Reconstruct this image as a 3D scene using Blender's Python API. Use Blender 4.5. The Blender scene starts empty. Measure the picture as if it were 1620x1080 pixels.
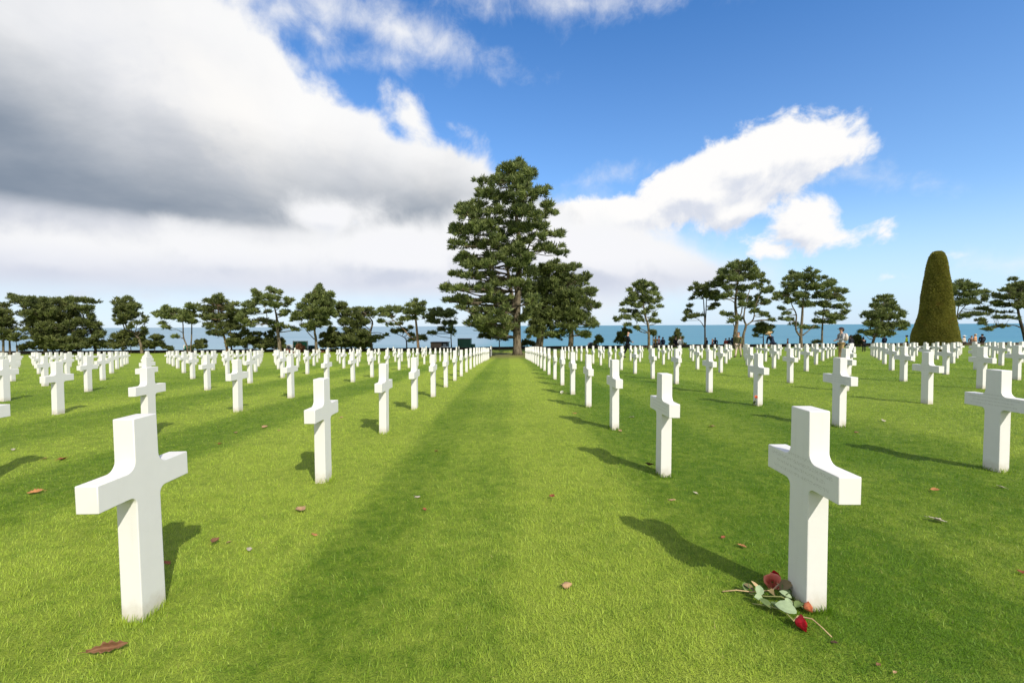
import bpy, bmesh, math, random
import numpy as np
from mathutils import Vector, Matrix, Euler
SC = bpy.context.scene
COL = SC.collection
R = math.radians
S = 0.78                       # metres per layout unit
F = 726.0                      # focal length in photo pixels (1620 wide)
# ---------------------------------------------------------------- terrain
HT = [(-8, 1.30), (0, 1.39), (2.3, 1.438), (4.49, 1.484), (6.64, 1.53), (10.8, 1.65), (15, 1.80), (21.3, 2.02),
      (27.7, 2.29), (34, 2.60), (41.6, 2.98), (48, 3.06), (62.8, 3.24), (64.2, 3.85), (70, 4.0), (74, 4.7), (80, 8.0), (92, 18), (130, 52), (150, 75)]
HX = np.array([p[0] for p in HT], float); HY = np.array([p[1] for p in HT], float)
_dl = (HY[1:] - HY[:-1]) / (HX[1:] - HX[:-1])
_m = np.zeros(len(HX)); _m[0] = _dl[0]; _m[-1] = _dl[-1]
for _i in range(1, len(HX) - 1):
    _m[_i] = 0 if _dl[_i-1] * _dl[_i] <= 0 else 2 * _dl[_i-1] * _dl[_i] / (_dl[_i-1] + _dl[_i])
def drop(d):                   # depth of the ground under the eye, layout units
    d = np.clip(np.asarray(d, float), HX[0], HX[-1])
    i = np.clip(np.searchsorted(HX, d) - 1, 0, len(HX) - 2)
    h = HX[i+1] - HX[i]; t = (d - HX[i]) / h
    return ((2*t**3 - 3*t**2 + 1) * HY[i] + (t**3 - 2*t**2 + t) * h * _m[i]
            + (-2*t**3 + 3*t**2) * HY[i+1] + (t**3 - t**2) * h * _m[i+1])
EYE = 1.39 * S
def gz(x, y):                  # ground height in metres
    x = np.asarray(x, float); y = np.asarray(y, float)
    cs = 0.0072 * 26 * np.tanh(x / 26)
    micro = 0.006 * np.sin(x * 1.7 + 0.6 * np.sin(y * 0.9)) + 0.006 * np.sin(y * 1.3 + x * 0.4)
    return EYE - drop(y / S) * S + cs + micro * np.clip(y / 4, 0, 1)
def gzf(x, y): return float(gz(x, y))
# ---------------------------------------------------------------- camera
cam_d = bpy.data.cameras.new('camera'); cam = bpy.data.objects.new('camera', cam_d); COL.objects.link(cam)
cam_d.sensor_width = 36; cam_d.lens = 36 * F / 1620; cam_d.clip_start = 0.05; cam_d.clip_end = 90000
CAMR = Matrix.Rotation(-math.atan(5 / F), 3, 'Z') @ Matrix.Rotation(R(90) - math.atan(25 / F), 3, 'X') @ Matrix.Rotation(-R(0.28), 3, 'Z')
cam.matrix_world = Matrix.Translation((0, 0, EYE)) @ CAMR.to_4x4()
SC.camera = cam
EYEV = Vector((0, 0, EYE))
def ray(px, py):
    return (CAMR @ Vector(((px - 810) / F, -(py - 540) / F, -1))).normalized()
def at(px, py, d):             # where the photo's pixel meets the upright plane at depth d (layout units)
    v = ray(px, py); return EYEV + v * (d * S / v.y)
def onground(px, py):
    v = ray(px, py); t = 0.3
    while t < 200:
        p = EYEV + v * t
        if p.z <= gzf(p.x, p.y): break
        t += 0.01 if t < 8 else 0.05
    return Vector((p.x, p.y, gzf(p.x, p.y)))
def project(p):
    q = CAMR.transposed() @ (Vector(p) - EYEV)
    if q.z > -0.05: return None
    return (810 + F * q.x / -q.z, 540 - F * q.y / -q.z)
# ---------------------------------------------------------------- object helpers
def tag(o, label=None, cat=None, group=None, kind=None):
    if label: o['label'] = label
    if cat: o['category'] = cat
    if group: o['group'] = group
    if kind: o['kind'] = kind
    return o
def empty(name, loc, rz=0.0):
    o = bpy.data.objects.new(name, None); o.location = loc; o.rotation_euler = (0, 0, rz); o.empty_display_size = 0.2
    COL.objects.link(o); return o
def link(name, me, mat=None, parent=None, loc=None):
    o = bpy.data.objects.new(name, me); COL.objects.link(o)
    if mat and not me.materials: me.materials.append(mat)
    if parent: o.parent = parent
    if loc is not None: o.location = loc
    return o
def mesh_np(name, verts, faces, attr=None, smooth=False):   # faces: (n,3) or (n,4) int array
    me = bpy.data.meshes.new(name)
    verts = np.ascontiguousarray(verts, np.float32); faces = np.ascontiguousarray(faces, np.int32)
    n, k = faces.shape
    me.vertices.add(len(verts)); me.vertices.foreach_set('co', verts.ravel())
    me.loops.add(n * k); me.loops.foreach_set('vertex_index', faces.ravel())
    me.polygons.add(n); me.polygons.foreach_set('loop_start', np.arange(0, n * k, k, dtype=np.int32))
    if smooth: me.polygons.foreach_set('use_smooth', np.ones(n, bool))
    me.update(calc_edges=True)
    if attr is not None:
        a = me.attributes.new('tint', 'FLOAT', 'POINT'); a.data.foreach_set('value', np.ascontiguousarray(attr, np.float32))
    return me
class MB:                      # gathers tubes, boxes and solids into one mesh
    def __init__(s): s.v = []; s.f = []
    def add(s, vs, fs):
        b = len(s.v); s.v += [tuple(v) for v in vs]; s.f += [tuple(b + i for i in f) for f in fs]
    def tube(s, pts, rad, n=6, cap=True):
        pts = [Vector(p) for p in pts]
        if not isinstance(rad, (list, tuple)): rad = [rad] * len(pts)
        vs, fs = [], []; side = None
        for i, p in enumerate(pts):
            t = (pts[min(i+1, len(pts)-1)] - pts[max(i-1, 0)])
            t = t.normalized() if t.length > 1e-9 else Vector((0, 0, 1))
            if side is None:
                side = t.orthogonal().normalized()
            side = (side - t * side.dot(t)); side = side.normalized() if side.length > 1e-6 else t.orthogonal().normalized()
            up = t.cross(side)
            for k in range(n):
                a = 2 * math.pi * k / n
                vs.append(p + (side * math.cos(a) + up * math.sin(a)) * rad[i])
        for i in range(len(pts) - 1):
            for k in range(n):
                fs.append((i*n+k, i*n+(k+1) % n, (i+1)*n+(k+1) % n, (i+1)*n+k))
        if cap:
            fs.append(tuple(range(n-1, -1, -1))); fs.append(tuple((len(pts)-1)*n + k for k in range(n)))
        s.add(vs, fs)
    def box(s, lo, hi):
        x0, y0, z0 = lo; x1, y1, z1 = hi
        s.add([(x0,y0,z0),(x1,y0,z0),(x1,y1,z0),(x0,y1,z0),(x0,y0,z1),(x1,y0,z1),(x1,y1,z1),(x0,y1,z1)],
              [(3,2,1,0),(4,5,6,7),(0,1,5,4),(1,2,6,5),(2,3,7,6),(3,0,4,7)])
    def build(s, name, mat=None, parent=None, smooth=False, loc=None, bevel=0):
        me = bpy.data.meshes.new(name); me.from_pydata(s.v, [], s.f); me.update()
        if smooth: me.polygons.foreach_set('use_smooth', np.ones(len(me.polygons), bool))
        if bevel:
            bm = bmesh.new(); bm.from_mesh(me)
            bmesh.ops.bevel(bm, geom=bm.edges[:], offset=bevel, segments=2, affect='EDGES', clamp_overlap=True)
            bm.to_mesh(me); bm.free()
        return link(name, me, mat, parent, loc)
# ---------------------------------------------------------------- node helpers
class NT:
    def __init__(s, tree): s.t = tree; s.n = tree.nodes; s.l = tree.links
    def new(s, typ, **kw):
        n = s.n.new(typ)
        for k, v in kw.items(): setattr(n, k, v)
        return n
    def put(s, sock, v):
        if hasattr(v, 'is_output') or isinstance(v, bpy.types.NodeSocket): s.l.new(v, sock)
        else:
            try: sock.default_value = v
            except Exception: sock.default_value = tuple(v)[:len(sock.default_value)]
    def math(s, op, a, b=0.0, c=None, clamp=False):
        n = s.new('ShaderNodeMath', operation=op, use_clamp=clamp); s.put(n.inputs[0], a); s.put(n.inputs[1], b)
        if c is not None: s.put(n.inputs[2], c)
        return n.outputs[0]
    def vmath(s, op, a, b=(0, 0, 0), scale=None):
        n = s.new('ShaderNodeVectorMath', operation=op); s.put(n.inputs[0], a); s.put(n.inputs[1], b)
        if scale is not None: s.put(n.inputs['Scale'], scale)
        return n.outputs['Value'] if op in ('LENGTH', 'DOT_PRODUCT', 'DISTANCE') else n.outputs[0]
    def noise(s, vec, scale, detail=4, rough=0.55, dist=0.0, out=0):
        n = s.new('ShaderNodeTexNoise'); s.put(n.inputs['Vector'], vec); s.put(n.inputs['Scale'], scale)
        s.put(n.inputs['Detail'], detail); s.put(n.inputs['Roughness'], rough); s.put(n.inputs['Distortion'], dist)
        return n.outputs[out]
    def ramp(s, v, lo, hi, a=0.0, b=1.0, smooth=True):
        n = s.new('ShaderNodeMapRange', interpolation_type='SMOOTHSTEP' if smooth else 'LINEAR')
        s.put(n.inputs[0], v); s.put(n.inputs[1], lo); s.put(n.inputs[2], hi); s.put(n.inputs[3], a); s.put(n.inputs[4], b)
        return n.outputs[0]
    def mix(s, f, a, b, blend='MIX'):
        n = s.new('ShaderNodeMix', data_type='RGBA', blend_type=blend)
        s.put(n.inputs[0], f); s.put(n.inputs[6], a if not isinstance(a, tuple) else (*a[:3], 1)); s.put(n.inputs[7], b if not isinstance(b, tuple) else (*b[:3], 1))
        return n.outputs[2]
    def bump(s, h, strength=0.3, dist=0.01):
        n = s.new('ShaderNodeBump'); s.put(n.inputs['Strength'], strength); s.put(n.inputs['Distance'], dist); s.put(n.inputs['Height'], h)
        return n.outputs[0]
def material(name):
    m = bpy.data.materials.new(name); m.use_nodes = True; t = NT(m.node_tree); t.n.clear()
    out = t.new('ShaderNodeOutputMaterial'); return m, t, out
def principled(t, out, col, rough=0.6, spec=0.3, normal=None, **kw):
    p = t.new('ShaderNodeBsdfPrincipled'); t.put(p.inputs['Base Color'], col if not isinstance(col, tuple) else (*col[:3], 1))
    t.put(p.inputs['Roughness'], rough); t.put(p.inputs['Specular IOR Level'], spec)
    for k, v in kw.items(): t.put(p.inputs[k], v)
    if normal is not None: t.l.new(normal, p.inputs['Normal'])
    t.l.new(p.outputs[0], out.inputs[0]); return p
_plain = {}
def plain(col, rough=0.7, spec=0.3, var=0.15, scale=30):
    key = (col, rough)
    if key in _plain: return _plain[key]
    m, t, o = material('cloth_%d' % len(_plain)); g = t.new('ShaderNodeTexCoord').outputs['Object']
    n = t.noise(g, scale, 4); c = t.mix(n, tuple(k * (1 - var) for k in col), tuple(min(1, k * (1 + var)) for k in col))
    principled(t, o, c, rough, spec, t.bump(n, 0.2, 0.01)); _plain[key] = m; return m
# ---------------------------------------------------------------- materials
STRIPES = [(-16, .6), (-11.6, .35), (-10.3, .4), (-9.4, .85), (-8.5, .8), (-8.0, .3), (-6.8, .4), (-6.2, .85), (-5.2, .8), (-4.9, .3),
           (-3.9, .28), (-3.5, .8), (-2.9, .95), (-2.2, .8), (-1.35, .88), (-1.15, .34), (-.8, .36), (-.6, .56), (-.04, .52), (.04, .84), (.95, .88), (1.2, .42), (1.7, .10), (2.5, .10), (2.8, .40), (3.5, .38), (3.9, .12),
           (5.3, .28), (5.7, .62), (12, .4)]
def lawn_tone(t):              # mown stripes run along the rows; the roller lays the blades one way and then the other, and their light and dark sheen is put into the colour
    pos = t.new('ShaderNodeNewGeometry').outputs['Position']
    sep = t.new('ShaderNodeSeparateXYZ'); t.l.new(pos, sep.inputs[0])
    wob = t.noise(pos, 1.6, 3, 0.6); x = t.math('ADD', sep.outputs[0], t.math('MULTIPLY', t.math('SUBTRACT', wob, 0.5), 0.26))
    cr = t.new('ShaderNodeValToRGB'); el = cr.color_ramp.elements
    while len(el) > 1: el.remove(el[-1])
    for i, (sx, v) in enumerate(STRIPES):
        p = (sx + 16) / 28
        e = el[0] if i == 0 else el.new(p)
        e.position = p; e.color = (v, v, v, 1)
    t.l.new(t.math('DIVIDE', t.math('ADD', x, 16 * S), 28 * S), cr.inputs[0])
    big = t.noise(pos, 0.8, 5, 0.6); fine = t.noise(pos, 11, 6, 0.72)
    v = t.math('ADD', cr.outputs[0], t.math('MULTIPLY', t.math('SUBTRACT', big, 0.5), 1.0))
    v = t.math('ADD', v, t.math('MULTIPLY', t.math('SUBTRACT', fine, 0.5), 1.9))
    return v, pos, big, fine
G_DARK, G_LITE, G_DRY = (.138, .264, .014), (.430, .545, .064), (.44, .38, .15)
GMAT = None
def make_lawn_mats():
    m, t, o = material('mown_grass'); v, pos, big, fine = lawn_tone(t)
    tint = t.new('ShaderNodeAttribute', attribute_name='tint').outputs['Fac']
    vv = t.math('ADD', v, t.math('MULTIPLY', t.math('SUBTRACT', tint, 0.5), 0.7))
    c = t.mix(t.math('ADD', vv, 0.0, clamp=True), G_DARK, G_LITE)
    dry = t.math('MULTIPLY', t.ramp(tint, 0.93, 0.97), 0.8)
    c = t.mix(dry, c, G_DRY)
    wear = t.math('MULTIPLY', t.ramp(t.noise(pos, 2.3, 4, 0.6), 0.58, 0.72), 0.3)
    c = t.mix(wear, c, (.36, .35, .075))
    d = t.new('ShaderNodeBsdfPrincipled'); t.l.new(c, d.inputs['Base Color']); d.inputs['Roughness'].default_value = 0.5; d.inputs['Specular IOR Level'].default_value = 0.28
    tr = t.new('ShaderNodeBsdfTranslucent'); t.l.new(c, tr.inputs[0])
    mx = t.new('ShaderNodeMixShader'); mx.inputs[0].default_value = 0.45; t.l.new(d.outputs[0], mx.inputs[1]); t.l.new(tr.outputs[0], mx.inputs[2])
    t.l.new(mx.outputs[0], o.inputs[0])
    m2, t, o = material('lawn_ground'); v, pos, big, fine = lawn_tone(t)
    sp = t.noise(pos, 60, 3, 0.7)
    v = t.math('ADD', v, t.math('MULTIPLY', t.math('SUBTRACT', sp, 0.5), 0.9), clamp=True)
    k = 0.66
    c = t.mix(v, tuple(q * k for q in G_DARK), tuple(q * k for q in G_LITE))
    sep = t.new('ShaderNodeSeparateXYZ'); t.l.new(pos, sep.inputs[0])
    # bare earth and needles round the foot of the great pine
    T0 = at(817, 561, 48); dist = t.vmath('DISTANCE', pos, tuple(T0))
    bare = t.math('MULTIPLY', t.ramp(t.math('ADD', dist, t.math('MULTIPLY', fine, 3.0)), 3.0, 8.5, 1, 0), 0.75)
    c = t.mix(bare, c, (.16, .13, .06))
    rough_far = t.ramp(sep.outputs[1], 67 * S, 71 * S)
    c = t.mix(rough_far, c, (.07, .09, .03))
    principled(t, o, c, 0.8, 0.15, t.bump(t.math('ADD', sp, t.noise(pos, 180, 2, 0.7)), 0.9, 0.02))
    return m, m2
M_GRASS, M_GROUND = make_lawn_mats()
def make_marble():
    m, t, o = material('white_marble'); tc = t.new('ShaderNodeTexCoord').outputs['Object']
    rnd = t.new('ShaderNodeObjectInfo').outputs['Random']
    off = t.vmath('ADD', tc, t.vmath('SCALE', (7, 3, 5), scale=t.math('MULTIPLY', rnd, 40)))
    n = t.noise(off, 5, 6, 0.6, 0.8); vein = t.ramp(n, 0.46, 0.5, 0, 1); vein = t.math('MULTIPLY', vein, t.ramp(n, 0.5, 0.55, 1, 0))
    c = t.mix(t.noise(off, 14, 5, 0.6), (.62, .605, .56), (.665, .65, .61))
    c = t.mix(t.math('MULTIPLY', vein, 0.06), c, (.50, .51, .49))
    streak = t.noise(t.vmath('MULTIPLY', off, (30, 30, 2.2)), 1.0, 4, 0.6)
    c = t.mix(t.math('MULTIPLY', t.ramp(streak, 0.55, 0.8), 0.16), c, (.48, .45, .36))
    sep = t.new('ShaderNodeSeparateXYZ'); t.l.new(tc, sep.inputs[0])
    dirt = t.math('MULTIPLY', t.ramp(t.math('ADD', sep.outputs[2], t.math('MULTIPLY', t.noise(off, 22, 4, 0.7), 0.10)), 0.05, 0.15, 1, 0), 0.55)
    c = t.mix(dirt, c, (.36, .30, .19))
    # worn engraved lettering on the west face: two shallow lines on the crossbar
    nrm = t.new('ShaderNodeSeparateXYZ'); t.l.new(t.new('ShaderNodeTexCoord').outputs['Normal'], nrm.inputs[0])
    face = t.ramp(nrm.outputs[0], -0.9, -0.97)
    y, z = sep.outputs[1], sep.outputs[2]
    rows = None
    for zc, hw, half in ((.565, .19, .007), (.540, .15, .006), (.515, .17, .006), (.59, .07, .006)):
        r = t.math('MULTIPLY', t.math('LESS_THAN', t.math('ABSOLUTE', t.math('SUBTRACT', z, zc)), half), t.math('LESS_THAN', t.math('ABSOLUTE', y), hw))
        rows = r if rows is None else t.math('MAXIMUM', rows, r)
    let = t.noise(t.vmath('MULTIPLY', tc, (1, 150, 190)), 1.0, 1, 0.5)
    ins = t.math('MULTIPLY', t.math('MULTIPLY', rows, t.ramp(let, 0.5, 0.56)), face)
    c = t.mix(t.math('MULTIPLY', ins, 0.45), c, (.33, .31, .26))
    h = t.math('SUBTRACT', t.math('MULTIPLY', t.noise(off, 60, 4, 0.6), 0.3), ins)
    principled(t, o, c, 0.48, 0.35, t.bump(h, 0.12, 0.004)); return m
M_MARBLE = make_marble()
def make_bark(name, a, b):
    m, t, o = material(name); tc = t.new('ShaderNodeTexCoord').outputs['Object']
    n = t.noise(t.vmath('MULTIPLY', tc, (5, 5, 1.4)), 1.6, 6, 0.65, 0.5)
    principled(t, o, t.mix(t.ramp(n, .35, .65), a, b), 0.9, 0.1, t.bump(n, 0.9, 0.08)); return m
M_BARK = make_bark('pine_bark', (.07, .056, .038), (.20, .165, .11))
M_BARK_RED = make_bark('warm_pine_bark', (.15, .09, .05), (.34, .23, .14))
M_BARK_DARK = make_bark('dark_bark', (.03, .025, .02), (.085, .07, .055))
def make_leaf(name, dark, lite, brown, trans=0.25, amt=0.10):
    m, t, o = material(name); tint = t.new('ShaderNodeAttribute', attribute_name='tint').outputs['Fac']
    pos = t.new('ShaderNodeNewGeometry').outputs['Position']; n = t.noise(pos, 0.9, 4, 0.6)
    v = t.math('ADD', tint, t.math('MULTIPLY', t.math('SUBTRACT', n, 0.5), 0.9), clamp=True)
    c = t.mix(v, dark, lite)
    c = t.mix(t.math('MULTIPLY', t.ramp(t.noise(pos, 1.7, 3, 0.6), 0.60, 0.70), amt * 4), c, brown)
    d = t.new('ShaderNodeBsdfPrincipled'); t.l.new(c, d.inputs['Base Color']); d.inputs['Roughness'].default_value = 0.55; d.inputs['Specular IOR Level'].default_value = 0.25
    tr = t.new('ShaderNodeBsdfTranslucent'); t.l.new(c, tr.inputs[0])
    mx = t.new('ShaderNodeMixShader'); mx.inputs[0].default_value = trans; t.l.new(d.outputs[0], mx.inputs[1]); t.l.new(tr.outputs[0], mx.inputs[2])
    t.l.new(mx.outputs[0], o.inputs[0]); return m
M_PINE = make_leaf('pine_needles', (.040, .064, .021), (.265, .310, .092), (.19, .14, .05), 0.38)
M_PINE_DK = make_leaf('dark_pine_needles', (.036, .054, .018), (.200, .228, .066), (.16, .115, .045), 0.34)
M_SHRUB = make_leaf('shrub_leaves', (.055, .075, .022), (.17, .19, .055), (.18, .14, .05), .3)
M_YEW = make_leaf('yew_leaves', (.165, .162, .034), (.310, .292, .056), (.26, .13, .035), 0.2, 0.08)
# ---------------------------------------------------------------- ground and sea
def make_ground():
    ys = np.concatenate([np.linspace(-30, 0, 16)[:-1], np.linspace(0, 12, 81)[:-1], np.linspace(12, 40, 71)[:-1], np.linspace(40, 62, 45)[:-1], np.linspace(62, 116, 37)])
    xs = np.concatenate([-np.geomspace(160, 14, 34), np.linspace(-13.8, 13.8, 70), np.geomspace(14, 160, 34)])
    X, Y = np.meshgrid(xs, ys); Z = gz(X, Y)
    v = np.stack([X, Y, Z], -1).reshape(-1, 3); nx, ny = len(xs), len(ys)
    i = (np.arange(ny - 1)[:, None] * nx + np.arange(nx - 1)[None, :]).ravel()
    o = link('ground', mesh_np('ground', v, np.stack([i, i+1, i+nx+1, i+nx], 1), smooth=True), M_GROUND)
    tag(o, 'mown green lawn sloping gently away to the cliff edge', 'lawn', kind='structure')
make_ground()
def make_sea():
    m, t, o = material('sea_water'); pos = t.new('ShaderNodeNewGeometry').outputs['Position']
    sep = t.new('ShaderNodeSeparateXYZ'); t.l.new(pos, sep.inputs[0])
    q = t.vmath('MULTIPLY', pos, (.012, .03, 1))
    patch = t.noise(t.vmath('MULTIPLY', pos, (.0009, .0035, 1)), 1.0, 5, 0.6)
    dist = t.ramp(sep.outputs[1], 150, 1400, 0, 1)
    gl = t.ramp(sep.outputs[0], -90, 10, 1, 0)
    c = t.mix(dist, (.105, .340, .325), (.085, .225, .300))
    c = t.mix(t.math('MULTIPLY', gl, .75), c, (.27, .36, .42))  # grey cast of the cloud above, put into the water colour towards the left
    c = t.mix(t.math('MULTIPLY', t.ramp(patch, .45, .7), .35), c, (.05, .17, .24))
    w = t.noise(q, 3.0, 5, 0.65)
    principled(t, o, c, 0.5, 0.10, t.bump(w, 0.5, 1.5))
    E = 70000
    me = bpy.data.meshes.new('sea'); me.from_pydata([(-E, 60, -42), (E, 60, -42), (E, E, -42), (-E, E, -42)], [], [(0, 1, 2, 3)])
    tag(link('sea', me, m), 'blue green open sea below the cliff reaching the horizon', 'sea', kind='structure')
make_sea()
# ---------------------------------------------------------------- grass blades (real geometry, nobody could count them)
def make_grass():
    rng = np.random.default_rng(5)
    P = []; sz = []
    for y0, y1, dens, scl in ((0.75, 1.4, 9000, 1.0), (1.4, 2.2, 15000, 1.0), (2.2, 3.2, 10000, 1.1), (3.2, 4.6, 4800, 1.35), (4.6, 6.6, 2000, 1.75), (6.6, 9.5, 900, 2.4), (9.5, 14, 380, 3.4), (14, 21, 150, 4.8)):
        half = 1.16 * y1 + 0.8; n = int((y1 - y0) * 2 * half * dens)
        y = rng.uniform(y0, y1, n); x = rng.uniform(-half, half, n); k = np.abs(x) < 1.16 * y + 0.7
        P.append(np.stack([x[k], y[k]], 1)); sz.append(np.full(k.sum(), scl))
    n0 = sum(len(a) for a in P)
    # the mower leaves a longer fringe against the stone
    for X, d in [(1.52, 2.29), (-1.861, 2.29)] + [(xx, 2.29 + 2.16 * k) for k in (1, 2, 3) for xx in (1.52, -1.81, 4.8, -5.2)]:
        m = 420 if d < 3 else 160; hx, hy = .051 * S, .079 * S
        side = rng.integers(0, 4, m); u = rng.uniform(-1.1, 1.1, m); g = np.abs(rng.normal(0, .008, m)) + .001
        ax = np.where(side < 2, np.where(side == 0, -hx - g, hx + g), u * hx); ay = np.where(side < 2, u * hy, np.where(side == 2, -hy - g, hy + g))
        P.append(np.stack([X * S + ax, d * S + ay], 1)); sz.append(np.full(m, 1.0 if d < 3 else 1.4))
    P = np.concatenate(P); sz = np.concatenate(sz); n = len(P); x, y = P[:, 0], P[:, 1]
    z = gz(x, y)
    # clumps: neighbouring blades share a lean
    cl = np.sin(x * 9.1 + 2.0 * np.sin(y * 5.3)) + np.sin(y * 11.7 + 1.7 * np.sin(x * 7.9))
    sx = np.interp(x / S, [p[0] for p in STRIPES], [p[1] for p in STRIPES])
    az = rng.normal(0, 1.45, n) + cl * 0.8 + np.where(sx > .5, math.pi / 2, -math.pi / 2)
    tilt = np.clip(rng.normal(0.75, 0.28, n), 0.1, 1.35)
    hgt = rng.normal(0.0185, 0.005, n).clip(0.007, 0.036) * (sz ** 0.33) * np.where(rng.random(n) < .03, 1.45, 1)
    hgt[n0:] *= 1.7; tilt[n0:] *= .55
    wid = rng.uniform(0.0014, 0.0029, n) * sz
    dx, dy = np.cos(az), np.sin(az)
    rot = az + math.pi / 2 + rng.normal(0, 0.7, n); wx, wy = np.cos(rot) * wid / 2, np.sin(rot) * wid / 2
    st, ct = np.sin(tilt), np.cos(tilt)
    base = np.stack([x, y, z - 0.003], 1)
    mid = base + np.stack([dx * st * .35, dy * st * .35, .62 * np.maximum(ct, .35)], 1) * hgt[:, None]
    tip = base + np.stack([dx * st * 1.0, dy * st * 1.0, np.maximum(ct, .12) * 1.0], 1) * hgt[:, None]
    w = np.stack([wx, wy, np.zeros(n)], 1)
    V = np.stack([base - w, base + w, mid + w * .8, mid - w * .8, tip], 1).reshape(-1, 3)
    b = np.arange(n)[:, None] * 5
    f = np.concatenate([b + [0, 1, 2], b + [0, 2, 3], b + [3, 2, 4]], 1).reshape(-1, 3)
    tint = np.repeat(rng.random(n) * .96 + np.where(rng.random(n) < .02, .04, 0), 5)
    o = link('grass', mesh_np('grass', V, f, tint), M_GRASS)
    tag(o, 'short mown green grass blades of the lawn', 'grass', kind='stuff')
if not globals().get('NO_GRASS'): make_grass()
# ---------------------------------------------------------------- crosses
def cross_mesh():
    # outline in the y-z plane (arms run along the row), rounded in the four inner corners
    hs_top, hs_bot, arm, H = .074 * S, .079 * S, .284 * S, 1.005 * S
    z0, z1, r1, r2 = .623 * S, .750 * S, .052 * S, .036 * S
    def fil(cx, cz, r, a0, a1, n=7): return [(cx + r * math.cos(a0 + (a1 - a0) * i / n), cz + r * math.sin(a0 + (a1 - a0) * i / n)) for i in range(n + 1)]
    hsz = lambda z: hs_bot + (hs_top - hs_bot) * z / H
    p = [(hs_bot + .001, -.09), (hsz(z0) , z0 - r2)]
    right = [(hs_bot, -.09)] + fil(hsz(z0) + r2, z0 - r2, r2, math.pi, math.pi / 2) + [(arm, z0), (arm, z1)] + fil(hsz(z1) + r1, z1 + r1, r1, -math.pi / 2, -math.pi) + [(hs_top, H)]
    pts = right + [(-a, b) for a, b in reversed(right)]
    bm = bmesh.new(); th = .051 * S
    fr = [bm.verts.new((-th, a, b)) for a, b in pts]; bk = [bm.verts.new((th, a, b)) for a, b in pts]
    f1 = bm.faces.new(fr); f2 = bm.faces.new(list(reversed(bk)))
    n = len(pts)
    for i in range(n):
        bm.faces.new((fr[(i+1) % n], fr[i], bk[i], bk[(i+1) % n]))
    bm.normal_update()
    bmesh.ops.recalc_face_normals(bm, faces=bm.faces[:])
    edges = [e for e in bm.edges if (f1 in e.link_faces or f2 in e.link_faces) or (len(e.link_faces) == 2 and e.calc_face_angle(0) > 1.0)]
    bmesh.ops.bevel(bm, geom=edges, offset=.0035, segments=2, profile=0.5, affect='EDGES', clamp_overlap=True)
    for f in bm.faces: f.smooth = f.calc_area() < .0012
    me = bpy.data.meshes.new('marble_cross'); bm.to_mesh(me); bm.free()
    me.materials.append(M_MARBLE); return me
ORD = ['zeroth', 'first', 'second', 'third', 'fourth', 'fifth', 'sixth', 'seventh', 'eighth', 'ninth', 'tenth', 'eleventh', 'twelfth', 'thirteenth', 'fourteenth',
       'fifteenth', 'sixteenth', 'seventeenth', 'eighteenth', 'nineteenth', 'twentieth', 'twenty-first', 'twenty-second', 'twenty-third', 'twenty-fourth']
CROSS_POS = {}
def make_crosses():
    me = cross_mesh(); rnd = random.Random(3); n = 0
    for side, x0, dx, name in ((1, 1.52, 3.28, 'right'), (-1, -1.81, -3.39, 'left')):
        for c in range(0, 14):
            X = x0 + dx * c; seen = 0
            for k in range(0, 22):
                if k in (19,) or (k > 18 and side > 0 and c < 3): continue
                d = 2.29 + 2.16 * k
                if k > 18 and (side > 0 or c > 9): continue
                x, y = X * S, d * S; z = gzf(x, y)
                # in the picture, any part of it?
                pr = [project((x + a * .05, y + b * .28 * S, z + h)) for a in (-1, 1) for b in (-1, 1) for h in (.0, .5, .78)]
                ins = [q for q in pr if q and -4 < q[0] < 1624 and q[1] < 1085]
                if not ins: continue
                if d > 44.5 and abs(x) > 0.62 * y: continue
                # nothing stands where the yew grows
                if math.hypot(X - 42.5, d - 46) < 4: continue
                seen += 1; n += 1
                o = bpy.data.objects.new('marble_cross', me)
                COL.objects.link(o); o.location = (x + rnd.uniform(-.006, .006), y + rnd.uniform(-.008, .008), z + rnd.uniform(-.008, .004))
                o.rotation_euler = (rnd.uniform(-.006, .006), rnd.uniform(-.008, .008), rnd.uniform(-.012, .012))
                if (side, c, k) == (-1, 0, 0): o.location.x -= .040; o.rotation_euler = (0, -.016, 0)
                CROSS_POS[(side, c, k)] = o
                lab = 'white marble cross, %s from the front in the %s row %s of the aisle' % (ORD[seen], ORD[c + 1], name)
                if (side, c, k) == (1, 0, 0): lab = 'large white marble cross with roses lying on the grass at its foot'
                if (side, c, k) == (-1, 0, 0): lab = 'large white marble cross facing the rose-decked one across the aisle'
                if (side, c, k) == (1, 1, 3): lab = 'white marble cross with an orange flower standing against its shaft'
                tag(o, lab, 'cross', 'white marble crosses standing in rows on the lawn')
    print('crosses', n)
make_crosses()
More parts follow.
